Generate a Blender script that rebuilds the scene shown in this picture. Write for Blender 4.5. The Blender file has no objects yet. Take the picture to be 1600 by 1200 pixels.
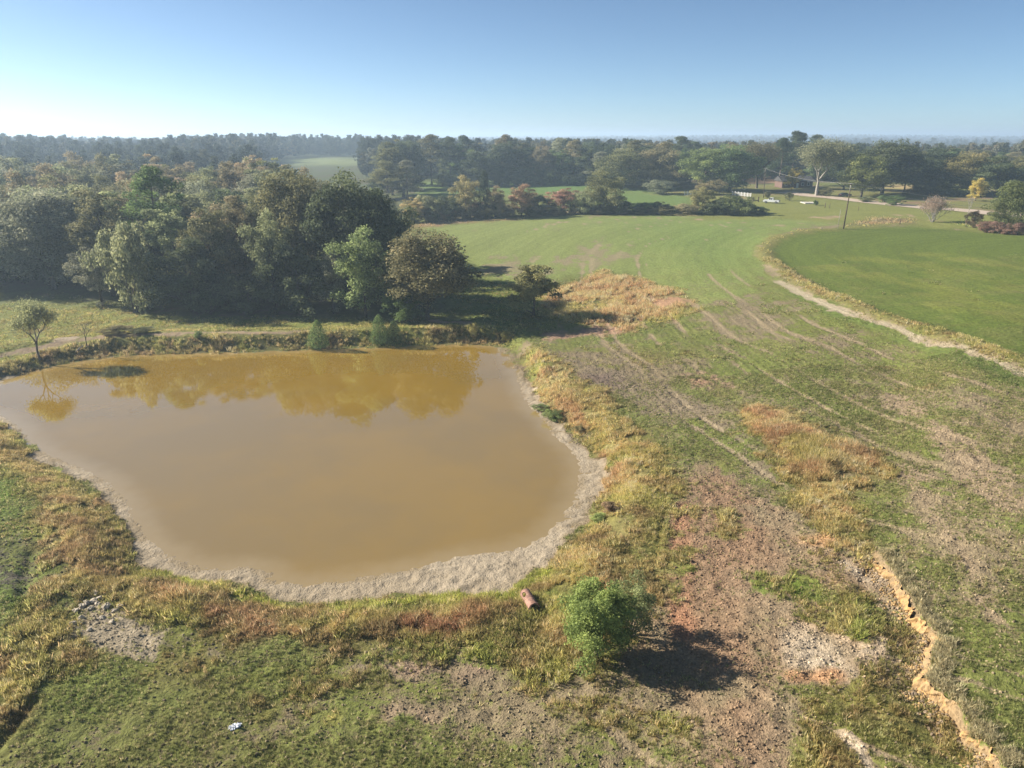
import bpy, bmesh, math, random
import numpy as np
from mathutils import Vector

# ------------------------------------------------------------------ camera, sky, sun, exposure
sc = bpy.context.scene
COL = sc.collection
CAM_H, PITCH, FPX = 28.0, math.radians(18.9), 1130.0
cam_d = bpy.data.cameras.new('camera'); cam = bpy.data.objects.new('camera', cam_d); COL.objects.link(cam)
cam.location = (0, 0, CAM_H); cam.rotation_euler = (math.radians(90) - PITCH, 0, 0)
cam_d.sensor_width = 36; cam_d.lens = FPX / 1600 * 36; cam_d.clip_start = 0.5; cam_d.clip_end = 30000
sc.camera = cam

SUN_AZ, SUN_EL = math.radians(73), math.radians(27.5)          # azimuth: to the left of the view direction
sun_dir = Vector((-math.sin(SUN_AZ) * math.cos(SUN_EL), math.cos(SUN_AZ) * math.cos(SUN_EL), math.sin(SUN_EL)))
w = bpy.data.worlds.new('World'); sc.world = w; w.use_nodes = True
nt = w.node_tree; bg = nt.nodes['Background']
sky = nt.nodes.new('ShaderNodeTexSky'); sky.sky_type = 'NISHITA'; sky.sun_disc = False
sky.sun_elevation = SUN_EL; sky.sun_rotation = -SUN_AZ
sky.altitude = 100; sky.air_density = 0.5; sky.dust_density = 0.4; sky.ozone_density = 2.6
tintn = nt.nodes.new('ShaderNodeMix'); tintn.data_type = 'RGBA'; tintn.blend_type = 'MULTIPLY'
tintn.inputs[0].default_value = 1.0; tintn.inputs[7].default_value = (0.94, 1.0, 0.95, 1)
nt.links.new(sky.outputs[0], tintn.inputs[6]); nt.links.new(tintn.outputs[2], bg.inputs[0]); bg.inputs[1].default_value = 0.056
sun_l = bpy.data.lights.new('sun', 'SUN'); sun_l.energy = 4.7; sun_l.angle = math.radians(0.5); sun_l.color = (1.0, 0.93, 0.82)
sun_o = bpy.data.objects.new('sun', sun_l); COL.objects.link(sun_o)
sun_o.rotation_euler = sun_dir.to_track_quat('Z', 'Y').to_euler(); sun_o.location = (-60, 20, 60)
sc.view_settings.view_transform = 'Standard'; sc.view_settings.look = 'None'
sc.view_settings.gamma = 1.0; sc.view_settings.use_curve_mapping = False
sc.view_settings.exposure = 1.38
sc.render.engine = 'CYCLES'
cy = sc.cycles
cy.use_denoising = True; cy.max_bounces = 6; cy.diffuse_bounces = 3; cy.glossy_bounces = 2
cy.transmission_bounces = 3; cy.volume_bounces = 1; cy.transparent_max_bounces = 4
cy.sample_clamp_indirect = 4.0

rng = np.random.default_rng(7)
random.seed(7)
R = math.radians

# ------------------------------------------------------------------ helpers: noise, plan geometry
_T = np.random.default_rng(99).random((256, 256))
def vnoise(x, y):
    xi = np.floor(x).astype(np.int64); yi = np.floor(y).astype(np.int64)
    fx = x - xi; fy = y - yi
    fx = fx * fx * (3 - 2 * fx); fy = fy * fy * (3 - 2 * fy)
    a, b = xi & 255, (xi + 1) & 255; c, d = yi & 255, (yi + 1) & 255
    return (_T[a, c] * (1 - fx) + _T[b, c] * fx) * (1 - fy) + (_T[a, d] * (1 - fx) + _T[b, d] * fx) * fy
def fbm(x, y, f, octv=3, off=0.0):
    s = 0; a = 0.5; n = 0
    for o in range(octv):
        ca, sa = math.cos(0.6 * o + 0.3), math.sin(0.6 * o + 0.3)
        s = s + a * vnoise((x * ca - y * sa) * f + 17.3 * o + off, (x * sa + y * ca) * f + 9.1 * o - off); n += a
        a *= 0.5; f *= 2.03
    return s / n
def sstep(a, b, x):
    t = np.clip((x - a) / (b - a), 0, 1); return t * t * (3 - 2 * t)
def line_dist(x, y, pts, closed=False):
    """distance to a polyline and the side (positive: right of its direction of travel)"""
    best = np.full(x.shape, 1e9); side = np.zeros(x.shape)
    n = len(pts)
    for i in range(n if closed else n - 1):
        ax, ay = pts[i]; bx, by = pts[(i + 1) % n]
        dx, dy = bx - ax, by - ay; L = dx * dx + dy * dy + 1e-12
        t = np.clip(((x - ax) * dx + (y - ay) * dy) / L, 0, 1)
        d = np.hypot(x - ax - t * dx, y - ay - t * dy)
        s = (x - ax) * dy - (y - ay) * dx
        m = d < best
        best = np.where(m, d, best); side = np.where(m, np.sign(s), side)
    return best, side
def poly_sd(x, y, pts):
    """signed distance to a closed outline, negative inside"""
    d, _ = line_dist(x, y, pts, True)
    ins = np.zeros(x.shape, bool); n = len(pts)
    for i in range(n):
        ax, ay = pts[i]; bx, by = pts[(i + 1) % n]
        if ay == by: continue
        c = ((ay > y) != (by > y)) & (x < (bx - ax) * (y - ay) / (by - ay) + ax)
        ins ^= c
    return np.where(ins, -d, d)
CP, SP = math.cos(PITCH), math.sin(PITCH)
def ray(u, v):
    a = (u - 800) / FPX; b = -(v - 600) / FPX
    return np.array([a, CP + b * SP, -SP + b * CP])
def flat(u, v, z):
    d = ray(u, v); t = (z - CAM_H) / d[2]
    return d[0] * t, d[1] * t

# ------------------------------------------------------------------ terrain: surveyed heights (photo point, height above the pond)
CTRL = [(0,1200,1.2),(300,1200,1.2),(600,1200,1.3),(900,1200,1.5),(1200,1200,2.0),(1400,1200,2.3),(1600,1200,3.0),
 (0,1000,1.1),(200,1000,1.0),(500,1010,1.0),(800,1010,1.0),(1000,1000,1.3),(1250,1000,2.0),(1450,1000,2.6),(1600,1000,3.2),
 (0,800,1.0),(-150,800,1.2),(100,800,1.0),(1000,800,1.2),(1150,800,1.7),(1300,800,2.3),(1450,800,3.1),(1600,800,4.0),(1800,800,4.6),
 (0,650,0.9),(400,750,1.0),(700,700,1.0),(960,650,1.3),(1100,650,2.0),(1300,650,3.0),(1600,650,4.6),(1800,650,5.5),
 (-100,560,0.9),(0,540,0.9),(200,530,0.9),(400,525,0.9),(600,525,0.9),(760,525,1.0),(900,540,1.6),(1100,560,2.4),(1300,560,3.6),(1600,560,5.4),(1850,560,6.0),
 (0,480,0.4),(200,485,0.4),(400,485,0.4),(600,485,0.6),(740,470,0.8),(870,470,1.4),(1000,470,2.2),(1200,470,3.4),(1400,470,4.8),(1600,470,6.0),
 (0,380,0.8),(200,380,0.6),(400,380,0.6),(600,390,0.8),(760,400,1.8),(900,400,2.6),(1050,400,3.2),(1200,400,3.8),(1400,400,5.0),(1600,400,6.2),(1850,400,6.6),
 (700,350,2.8),(800,343,3.4),(900,338,4.0),(1000,338,4.2),(1100,338,4.4),(1200,340,4.6),(1318,356,5.0),(1450,352,5.6),(1600,360,6.2),(1800,360,6.6),
 (0,330,1.2),(200,330,1.0),(400,330,1.0),(550,320,1.4),
 (640,312,2.4),(740,306,3.0),(840,304,3.6),(940,308,4.2),(1050,310,4.6),(1205,318,5.4),(1400,322,6.0),(1550,325,6.4),(1750,325,6.6),
 (640,290,4.0),(760,288,5.6),(850,286,6.2),(930,288,6.2),(1050,293,6.2),(1150,291,6.6),(1240,290,6.8),(1400,300,6.6),(1600,302,6.6),
 (0,290,2.5),(200,290,2.5),(400,290,2.5),(520,280,3.5),
 (800,268,8),(1000,270,8),(1200,268,8),(1400,272,7.5),(1600,275,7)]
far_ctrl = []
for u_, prof in ((-200,((550,7),(850,6),(1400,3),(2500,0),(5000,0),(9000,0))), (60,((550,10),(850,10),(1400,4),(2500,0),(5000,0),(9000,0))), (150,((550,9.5),(850,10),(1400,4),(2500,0),(5000,0),(9000,0))),
                 (235,((550,4),(850,4),(1400,2),(2500,0),(5000,9),(9000,9))), (350,((550,9),(850,12),(1400,5),(2500,0),(5000,0),(9000,0))), (500,((550,8),(850,13),(1400,5),(2500,0),(5000,0),(9000,0))),
                 (620,((480,9),(700,12),(1400,5),(2500,0),(5000,2),(9000,2))), (720,((480,5),(700,4),(1400,0),(2500,2),(5000,8),(9000,8))),
                 (820,((520,1),(800,0),(1400,-3),(2500,3),(5000,11),(9000,11))), (1000,((520,0),(800,-3),(1400,-4),(2500,3),(4500,17),(9000,17))),
                 (1130,((520,-1),(800,-4),(1400,-4),(2500,3),(4200,24),(9000,24))), (1250,((520,-1),(800,-4),(1400,-4),(2500,3),(4200,27),(9000,27))), (1400,((520,-1),(800,-4),(1400,-4),(2500,4),(4200,22),(9000,22))), (1500,((520,-1),(800,-4),(1400,-4),(2500,3),(5000,15),(9000,15))),
                 (1800,((520,-1),(800,-4),(1400,-4),(2500,3),(5000,13),(9000,13)))):
    for yy, zz in prof:
        far_ctrl.append(((u_ - 800) / FPX * 1.02, math.log(yy), zz))
CT = []
for (u_, v_, z_) in CTRL:
    X_, Y_ = flat(u_, v_, z_); CT.append((X_ / Y_, math.log(Y_), z_))
CT = np.array(CT + far_ctrl)

POND_PX = [(0,598),(30,586),(80,573),(140,563),(180,557),(250,553),(330,552),(420,550),(500,546),(560,545),(620,541),(680,539),(735,538),(772,543),(792,556),(804,580),(813,610),(826,636),(848,655),(866,680),(893,705),(905,730),(904,760),(892,790),(870,820),(840,845),(800,860),(750,866),(715,870),(680,880),(620,893),(560,903),(500,913),(460,913),(432,905),(425,897),(390,886),(350,889),(310,887),(280,875),(250,858),(228,840),(212,810),(195,780),(170,755),(140,738),(110,726),(80,712),(50,695),(35,675),(15,658),(0,648),(-60,632),(-95,614),(-55,606)]
MUD_PX = [(-65,598),(0,590),(80,567),(180,550),(330,547),(500,541),(620,536),(735,533),(785,537),(811,552),(826,585),(836,615),(852,640),(882,665),(917,695),(942,730),(940,770),(927,800),(907,830),(882,860),(852,890),(825,910),(790,925),(720,933),(640,938),(560,945),(500,950),(450,950),(410,940),(370,920),(320,910),(285,905),(265,895),(240,893),(215,897),(205,880),(203,850),(192,825),(177,795),(157,775),(128,757),(98,738),(58,721),(38,697),(18,675),(0,660),(-70,645),(-115,614)]
POND = [flat(u_, v_, 0) for u_, v_ in POND_PX]
MUD = [flat(u_, v_, 0.2) for u_, v_ in MUD_PX]
DAM = [flat(u_, v_, 1.6) for u_, v_ in [(-150,560),(0,542),(120,528),(250,521),(420,519),(600,515),(760,516)]]

def base_z(x, y):
    yy = np.maximum(y, 16.0) ; a = np.clip(x / np.maximum(y, 22.0), -1.5, 1.5); L = np.log(yy)
    num = np.zeros(x.shape); den = np.zeros(x.shape) + 1e-30
    sa, sl = 0.085, 0.10
    far = sstep(5.6, 6.4, L)
    sl_ = sl + 0.22 * far; sa_ = sa - 0.03 * far
    for ca, cl, cz in CT:
        wgt = np.exp(-0.5 * (((a - ca) / sa_) ** 2 + ((L - cl) / sl_) ** 2)) + 1e-9 / (0.01 + (a - ca) ** 2 + (L - cl) ** 2)
        num += wgt * cz; den += wgt
    return num / den
GULLY = TERR = None
def terrain(x, y, near=True):
    x = np.asarray(x, float); y = np.asarray(y, float)
    z = base_z(x, y)
    z = z + (fbm(x, y, 0.004, 2, 5) - 0.5) * 6 * sstep(420, 900, y) + (fbm(x, y, 0.05, 2, 3) - 0.5) * 0.5
    m = (x > -110) & (x < 40) & (y > 25) & (y < 130)
    if m.any():
        xs, ys, zs = x[m], y[m], z[m]
        dd, _ = line_dist(xs, ys, DAM)
        zs = zs + 0.95 * np.exp(-(dd / 3.2) ** 2)
        d = poly_sd(xs, ys, POND); d2 = poly_sd(xs, ys, MUD)
        f = sstep(0, np.where(ys > 78, 2.0, 3.0), d2)
        mudz = np.where(d > 0, 0.065 * d, 0.14 * d)
        zs = np.where(d2 < 0, np.maximum(mudz, -1.6), (1 - f) * (0.065 * np.maximum(d, 0) + 0.03) + f * zs)
        z[m] = zs
    if near and GULLY is not None:
        m = (x > 8) & (x < 32) & (y > 20) & (y < 52)
        if m.any():
            dg, sg = line_dist(x[m], y[m], GULLY); s = dg * sg      # negative: the far (uphill) side of the cut
            prof = np.where(s < 0, sstep(-0.12, 0.10, s), 1.0) * (1 - sstep(0.5, 3.2, s))
            ends = sstep(0.0, 3.0, y[m] - GULLY[-1][1] + 1.5) * sstep(0.0, 2.0, GULLY[0][1] + 1.2 - y[m])
            z[m] -= 0.5 * prof * ends * np.where(s > -0.12, 1, 0) * (0.75 + 0.5 * fbm(x[m], y[m], 0.8, 2, 8))
    if near and TERR is not None:
        m = (x > 20) & (x < 130) & (y > 60) & (y < 230)
        if m.any():
            dt, st = line_dist(x[m], y[m], TERR)
            z[m] += 0.55 * np.exp(-(dt / 2.0) ** 2)
    return z
def pick(u, v):
    """the ground point seen at a photo position"""
    d = ray(u, v)
    t = np.exp(np.linspace(math.log(15), math.log(9500), 500))
    zz = terrain(d[0] * t, d[1] * t)
    below = np.nonzero(CAM_H + d[2] * t < zz)[0]
    if len(below) == 0: k = len(t) - 1
    else: k = max(below[0], 1)
    a, b = t[k - 1], t[k]
    for _ in range(2):
        tt = np.linspace(a, b, 24); zz = terrain(d[0] * tt, d[1] * tt)
        bl = np.nonzero(CAM_H + d[2] * tt < zz)[0]
        j = max(bl[0], 1) if len(bl) else 23
        a, b = tt[j - 1], tt[j]
    return d[0] * b, d[1] * b
def G(x, y): return float(terrain(np.array([x]), np.array([y]))[0])
GULLY = [pick(u_, v_) for u_, v_ in [(1366,862),(1372,870),(1394,900),(1416,933),(1435,966),(1460,991),(1451,1013),(1449,1040),(1440,1060),(1457,1076),(1487,1098),(1506,1126),(1509,1150),(1545,1170),(1562,1197)]]
TERR = [pick(u_, v_) for u_, v_ in [(1420,351),(1320,357),(1255,362),(1210,374),(1192,388),(1196,405),(1228,430),(1290,463),(1370,495),(1450,521),(1530,546),(1600,570),(1700,600)]]

# ------------------------------------------------------------------ materials
def new_mat(name):
    m = bpy.data.materials.new(name); m.use_nodes = True
    return m, m.node_tree, m.node_tree.nodes['Principled BSDF']
def N(nt, t, **kw):
    n = nt.nodes.new(t)
    for k, v in kw.items(): setattr(n, k, v)
    return n
def setp(b, **kw):
    for k, v in kw.items():
        b.inputs[k.replace('_', ' ')].default_value = v
def mathn(nt, op, a, b=None, clamp=False):
    n = N(nt, 'ShaderNodeMath', operation=op, use_clamp=clamp)
    for i, s in enumerate((a, b)):
        if s is None: continue
        if isinstance(s, (int, float)): n.inputs[i].default_value = s
        else: nt.links.new(s, n.inputs[i])
    return n.outputs[0]
def mixc(nt, fac, a, b, mode='MIX'):
    n = N(nt, 'ShaderNodeMix', data_type='RGBA', blend_type=mode)
    for i, s in ((0, fac), (6, a), (7, b)):
        if isinstance(s, (int, float)): n.inputs[i].default_value = s
        elif isinstance(s, tuple): n.inputs[i].default_value = (*s, 1)
        else: nt.links.new(s, n.inputs[i])
    return n.outputs[2]
def noise(nt, vec, scale, detail=4, rough=0.6):
    n = N(nt, 'ShaderNodeTexNoise'); n.inputs['Scale'].default_value = scale
    n.inputs['Detail'].default_value = detail; n.inputs['Roughness'].default_value = rough
    nt.links.new(vec, n.inputs['Vector']); return n.outputs['Fac']
def ramp(nt, fac, a, b, lo, hi):
    n = N(nt, 'ShaderNodeMapRange', interpolation_type='SMOOTHSTEP')
    nt.links.new(fac, n.inputs[0])
    for i, s in ((1, a), (2, b), (3, lo), (4, hi)):
        if isinstance(s, (int, float)): n.inputs[i].default_value = s
        else: nt.links.new(s, n.inputs[i])
    return n.outputs[0]
def simple_mat(name, col, rough=0.8, var=0.25, scale=6.0, metal=0.0, col2=None, bump=0.0):
    m, t, b = new_mat(name)
    tc = N(t, 'ShaderNodeTexCoord').outputs['Object']
    f = noise(t, tc, scale)
    c2 = col2 or tuple(c * (1 - var * 1.6) for c in col)
    t.links.new(mixc(t, ramp(t, f, 0.35, 0.65, 0, 1), c2, col), b.inputs['Base Color'])
    setp(b, Roughness=rough, Metallic=metal)
    if bump:
        bp = N(t, 'ShaderNodeBump'); bp.inputs['Strength'].default_value = bump; bp.inputs['Distance'].default_value = 0.02
        t.links.new(f, bp.inputs['Height']); t.links.new(bp.outputs[0], b.inputs['Normal'])
    return m
def leaf_mat(name, trans=0.45, inst=False, rough=0.6, spread=1.0):
    """leaf colour = the tree's own colour, varied leaf by leaf and clump by clump"""
    m, t, b = new_mat(name)
    out = t.nodes['Material Output']
    if inst:
        c = N(t, 'ShaderNodeAttribute', attribute_type='INSTANCER', attribute_name='tint').outputs['Color']
    else:
        c = N(t, 'ShaderNodeObjectInfo').outputs['Color']
    r = N(t, 'ShaderNodeAttribute', attribute_name='rnd').outputs['Fac']
    k = ramp(t, r, 0.0, 1.0, 1 - 0.52 * spread, 1 + 0.75 * spread)
    mul = N(t, 'ShaderNodeVectorMath', operation='SCALE'); t.links.new(c, mul.inputs[0]); t.links.new(k, mul.inputs['Scale'])
    hs = N(t, 'ShaderNodeHueSaturation'); t.links.new(mul.outputs[0], hs.inputs['Color'])
    hs.inputs['Saturation'].default_value = 0.9
    t.links.new(ramp(t, r, 0.0, 1.0, 0.515, 0.485), hs.inputs['Hue'])
    t.links.new(hs.outputs[0], b.inputs['Base Color'])
    setp(b, Roughness=rough); b.inputs['Specular IOR Level'].default_value = 0.08
    tr = N(t, 'ShaderNodeBsdfTranslucent'); t.links.new(hs.outputs[0], tr.inputs[0])
    mx = N(t, 'ShaderNodeMixShader'); mx.inputs[0].default_value = trans
    t.links.new(b.outputs[0], mx.inputs[1]); t.links.new(tr.outputs[0], mx.inputs[2]); t.links.new(mx.outputs[0], out.inputs[0])
    return m
M_LEAF = leaf_mat('foliage'); M_LEAFI = leaf_mat('foliage_far', 0.3, inst=True, spread=0.5); M_GRASS = leaf_mat('grass_blades', 0.5, True, 0.7)
M_BARK = simple_mat('bark', (0.16, 0.125, 0.09), 0.9, 0.4, 8)
M_PALEBARK = simple_mat('pale_bark', (0.29, 0.265, 0.225), 0.85, 0.3, 3, col2=(0.25, 0.22, 0.18))
M_WOOD = simple_mat('weathered_timber', (0.13, 0.085, 0.055), 0.9, 0.4, 5)
M_GREYWOOD = simple_mat('grey_timber', (0.38, 0.35, 0.3), 0.9, 0.3, 6)
M_WHITE = simple_mat('white_paint', (0.8, 0.79, 0.77), 0.45, 0.06, 2)
M_CARWHITE = simple_mat('white_car_paint', (0.8, 0.8, 0.8), 0.25, 0.03, 1)
M_DARK = simple_mat('dark_paint', (0.03, 0.03, 0.035), 0.35, 0.2, 2)
M_GLASS = simple_mat('tinted_glass', (0.02, 0.025, 0.03), 0.08, 0.1, 2)
M_TYRE = simple_mat('tyre_rubber', (0.025, 0.025, 0.025), 0.9, 0.2, 9)
M_STEEL = simple_mat('dull_steel', (0.45, 0.45, 0.46), 0.4, 0.2, 5, metal=0.8)
M_RED = simple_mat('red_lens', (0.4, 0.02, 0.02), 0.3, 0.1, 3)
M_RUST = simple_mat('rusty_pipe', (0.36, 0.2, 0.14), 0.85, 0.35, 4, col2=(0.2, 0.105, 0.075), bump=0.6)
M_STONE = simple_mat('pale_stone', (0.5, 0.42, 0.31), 0.9, 0.2, 5, bump=0.5)
M_CONC = simple_mat('concrete', (0.52, 0.48, 0.42), 0.9, 0.2, 1.5)
M_PLASTIC = simple_mat('white_plastic', (0.85, 0.85, 0.86), 0.5, 0.04, 9)
M_ROOF = simple_mat('dark_shingles', (0.075, 0.07, 0.07), 0.9, 0.3, 3)
M_BRICK = simple_mat('brown_brick', (0.17, 0.1, 0.075), 0.9, 0.3, 5)
M_FENCE = simple_mat('weathered_white', (0.42, 0.41, 0.39), 0.8, 0.15, 3)
M_WIRE = simple_mat('cable', (0.4, 0.38, 0.34), 0.5, 0.1, 3)

def ground_material():
    m, t, b = new_mat('ground_cover')
    pos = N(t, 'ShaderNodeNewGeometry').outputs['Position']
    at = lambda n: N(t, 'ShaderNodeAttribute', attribute_name=n)
    soil = at('soil').outputs['Color']; grass = at('grass').outputs['Color']; cov = at('cov').outputs['Fac']
    row = at('row').outputs['Fac']; rows = at('rows').outputs['Fac']; mud = at('mud').outputs['Fac']
    n1 = noise(t, pos, 0.45, 3); n2 = noise(t, pos, 2.2, 3, 0.65); n3 = noise(t, pos, 7.5, 3, 0.7); n0 = noise(t, pos, 0.06, 3)
    # drilled rows that follow the terrace
    wv = mathn(t, 'SINE', mathn(t, 'ADD', mathn(t, 'MULTIPLY', row, 2.1), mathn(t, 'ADD', mathn(t, 'MULTIPLY', n0, 11.0), mathn(t, 'MULTIPLY', n1, 2.2))))
    wv2 = mathn(t, 'SINE', mathn(t, 'ADD', mathn(t, 'MULTIPLY', row, 0.47), mathn(t, 'MULTIPLY', n0, 9.0)))
    mixn = mathn(t, 'ADD', mathn(t, 'ADD', mathn(t, 'MULTIPLY', n1, 0.38), mathn(t, 'MULTIPLY', n2, 0.36)), mathn(t, 'MULTIPLY', n3, 0.26))
    mixn = mathn(t, 'ADD', mixn, mathn(t, 'ADD', mathn(t, 'MULTIPLY', wv, mathn(t, 'MULTIPLY', rows, mathn(t, 'MULTIPLY', n1, 0.06))), mathn(t, 'MULTIPLY', wv2, mathn(t, 'MULTIPLY', rows, 0.03))))
    # the noise sits near 0.5: spread coverage 0..1 over its range
    thr = ramp(t, cov, 0.0, 1.0, 0.72, 0.28)
    fac = ramp(t, mixn, mathn(t, 'SUBTRACT', thr, 0.07), mathn(t, 'ADD', thr, 0.07), 0, 1)
    ks = ramp(t, mathn(t, 'ADD', mathn(t, 'MULTIPLY', n3, 0.6), mathn(t, 'MULTIPLY', n2, 0.4)), 0.3, 0.7, ramp(t, mud, 0.0, 1.0, 0.62, 0.8), ramp(t, mud, 0.0, 1.0, 1.32, 1.15)); kg = mathn(t, 'MULTIPLY', ramp(t, n2, 0.25, 0.75, 0.7, 1.28), mathn(t, 'ADD', 1.0, mathn(t, 'MULTIPLY', rows, mathn(t, 'ADD', mathn(t, 'MULTIPLY', wv, 0.045), mathn(t, 'MULTIPLY', wv2, 0.045)))))
    sv = N(t, 'ShaderNodeVectorMath', operation='SCALE'); t.links.new(soil, sv.inputs[0]); t.links.new(ks, sv.inputs['Scale'])
    gv = N(t, 'ShaderNodeVectorMath', operation='SCALE'); t.links.new(grass, gv.inputs[0]); t.links.new(kg, gv.inputs['Scale'])
    c = mixc(t, fac, sv.outputs[0], gv.outputs[0])
    # cracked, pocked mud
    vo = N(t, 'ShaderNodeTexVoronoi', feature='DISTANCE_TO_EDGE'); vo.inputs['Scale'].default_value = 5.5; t.links.new(pos, vo.inputs['Vector'])
    crack = ramp(t, vo.outputs['Distance'], 0.0, 0.16, 0.0, 1.0)
    c = mixc(t, mathn(t, 'MULTIPLY', mud, mathn(t, 'MULTIPLY', mathn(t, 'SUBTRACT', 1.0, crack), mathn(t, 'MULTIPLY', n1, 0.14))), c, (0.2, 0.16, 0.115))
    t.links.new(c, b.inputs['Base Color'])
    setp(b, Roughness=0.95); b.inputs['Specular IOR Level'].default_value = 0.1
    h = mathn(t, 'ADD', mathn(t, 'MULTIPLY', n3, ramp(t, mud, 0.0, 1.0, 0.10, 0.055)), mathn(t, 'MULTIPLY', n2, 0.16))
    h = mathn(t, 'ADD', h, mathn(t, 'MULTIPLY', mathn(t, 'MULTIPLY', crack, mud), 0.012))
    bp = N(t, 'ShaderNodeBump'); bp.inputs['Strength'].default_value = 0.95; bp.inputs['Distance'].default_value = 1.0
    t.links.new(h, bp.inputs['Height']); t.links.new(bp.outputs[0], b.inputs['Normal'])
    return m
M_GROUND = ground_material()
def water_material():
    m, t, b = new_mat('muddy_water')
    pos = N(t, 'ShaderNodeNewGeometry').outputs['Position']
    shore = N(t, 'ShaderNodeAttribute', attribute_name='shore').outputs['Fac']
    c = mixc(t, ramp(t, noise(t, pos, 0.055, 4), 0.38, 0.62, 0, 1), (0.245, 0.15, 0.02), (0.215, 0.137, 0.026))
    edge = ramp(t, mathn(t, 'ADD', shore, mathn(t, 'MULTIPLY', noise(t, pos, 0.5, 3), 1.6)), 0.6, 3.2, 0.75, 0.0)
    c = mixc(t, edge, c, (0.30, 0.215, 0.09))
    t.links.new(c, b.inputs['Base Color'])
    setp(b, Roughness=0.012, IOR=2.35)
    mp = N(t, 'ShaderNodeMapping'); mp.inputs['Scale'].default_value = (0.8, 1.5, 1); t.links.new(pos, mp.inputs[0])
    bp = N(t, 'ShaderNodeBump'); bp.inputs['Distance'].default_value = 0.03
    t.links.new(ramp(t, noise(t, pos, 0.045, 3), 0.42, 0.6, 0.008, 0.04), bp.inputs['Strength'])
    t.links.new(noise(t, mp.outputs[0], 2.5, 3), bp.inputs['Height']); t.links.new(bp.outputs[0], b.inputs['Normal'])
    return m
M_WATER = water_material()
def gravel_material():
    m, t, b = new_mat('gravel_road')
    pos = N(t, 'ShaderNodeNewGeometry').outputs['Position']
    c = mixc(t, ramp(t, noise(t, pos, 0.4, 4), 0.35, 0.65, 0, 1), (0.33, 0.255, 0.19), (0.42, 0.33, 0.25))
    t.links.new(c, b.inputs['Base Color']); setp(b, Roughness=0.95)
    return m
M_ROAD = gravel_material()

# ------------------------------------------------------------------ object helpers
def tag(o, label=None, cat=None, group=None, kind=None):
    if label: o['label'] = label
    if cat: o['category'] = cat
    if group: o['group'] = group
    if kind: o['kind'] = kind
    return o
def mesh_np(name, V, F, mat=None, smooth=False):
    me = bpy.data.meshes.new(name); me.from_pydata(V, [], F)
    if mat is not None: me.materials.append(mat)
    if smooth: me.polygons.foreach_set('use_smooth', np.ones(len(me.polygons), bool))
    return me
def link(name, me, parent=None, loc=None):
    o = bpy.data.objects.new(name, me); COL.objects.link(o)
    if parent is not None: o.parent = parent
    if loc is not None: o.location = loc
    return o
def empty(name, loc, rz=0.0, sc_=None):
    o = bpy.data.objects.new(name, None); COL.objects.link(o); o.location = loc; o.rotation_euler = (0, 0, rz)
    o.empty_display_size = 0.5
    if sc_ is not None: o.scale = sc_
    return o
class MB:
    """collects shapes into one mesh"""
    def __init__(s): s.V = []; s.F = []
    def box(s, c, d, rz=0.0):
        n = len(s.V); ca, sa = math.cos(rz), math.sin(rz)
        for k in range(8):
            x = d[0] / 2 * (1 if k & 1 else -1); y = d[1] / 2 * (1 if k & 2 else -1); z = d[2] / 2 * (1 if k & 4 else -1)
            s.V.append((c[0] + x * ca - y * sa, c[1] + x * sa + y * ca, c[2] + z))
        s.F += [tuple(n + i for i in f) for f in ((0,2,3,1),(4,5,7,6),(0,1,5,4),(1,3,7,5),(3,2,6,7),(2,0,4,6))]
        return s
    def tube(s, pts, rad, seg=6, cap=True):
        n0 = len(s.V); m = len(pts)
        for i in range(m):
            p = Vector(pts[i]); a = Vector(pts[max(i - 1, 0)]); b = Vector(pts[min(i + 1, m - 1)])
            t = (b - a).normalized() if (b - a).length > 1e-9 else Vector((0, 0, 1))
            q = t.to_track_quat('Z', 'Y'); r = rad[i] if hasattr(rad, '__len__') else rad
            for k in range(seg):
                an = 2 * math.pi * k / seg
                s.V.append(tuple(p + q @ Vector((r * math.cos(an), r * math.sin(an), 0))))
        for i in range(m - 1):
            for k in range(seg):
                a, b = n0 + i * seg + k, n0 + i * seg + (k + 1) % seg
                s.F.append((a, b, b + seg, a + seg))
        if cap:
            s.F.append(tuple(n0 + k for k in reversed(range(seg)))); s.F.append(tuple(n0 + (m - 1) * seg + k for k in range(seg)))
        return s
    def prism(s, prof, y0, y1):
        """profile in x,z extruded along y"""
        n = len(s.V); k = len(prof)
        for y in (y0, y1):
            for x, z in prof: s.V.append((x, y, z))
        s.F.append(tuple(n + i for i in range(k))); s.F.append(tuple(n + k + i for i in reversed(range(k))))
        for i in range(k):
            j = (i + 1) % k; s.F.append((n + j, n + i, n + k + i, n + k + j))
        return s
    def mesh(s, name, mat, smooth=False):
        return mesh_np(name, s.V, s.F, mat, smooth)
    def build(s, name, mat, parent=None, smooth=False):
        return link(name, s.mesh(name, mat, smooth), parent)

# ------------------------------------------------------------------ the ground
def axis(lo_d, hi_d, step, lo, hi, g):
    a = list(np.arange(lo_d, hi_d + 1e-6, step)); s = step; p = a[-1]
    up = []
    while p < hi: s *= 1 + g; p += s; up.append(p)
    s = step; p = a[0]; dn = []
    while p > lo: s *= 1 + g; p -= s; dn.append(p)
    return np.array(dn[::-1] + a + up)
gx = axis(-46, 50, 0.2, -9000, 9000, 0.024)
gy = axis(18, 76, 0.2, -200, 9500, 0.034)
GX, GY = np.meshgrid(gx, gy)
_full = base_z
def grid_base(x, y):
    jx = np.unique(np.r_[np.arange(0, len(gx), 7), len(gx) - 1]); jy = np.unique(np.r_[np.arange(0, len(gy), 5), len(gy) - 1])
    A = _full(*np.meshgrid(gx[jx], gy[jy]))
    B = np.stack([np.interp(gx, gx[jx], A[i]) for i in range(len(jy))])
    return np.stack([np.interp(gy, gy[jy], B[:, j]) for j in range(len(gx))], 1)
base_z = grid_base
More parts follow.
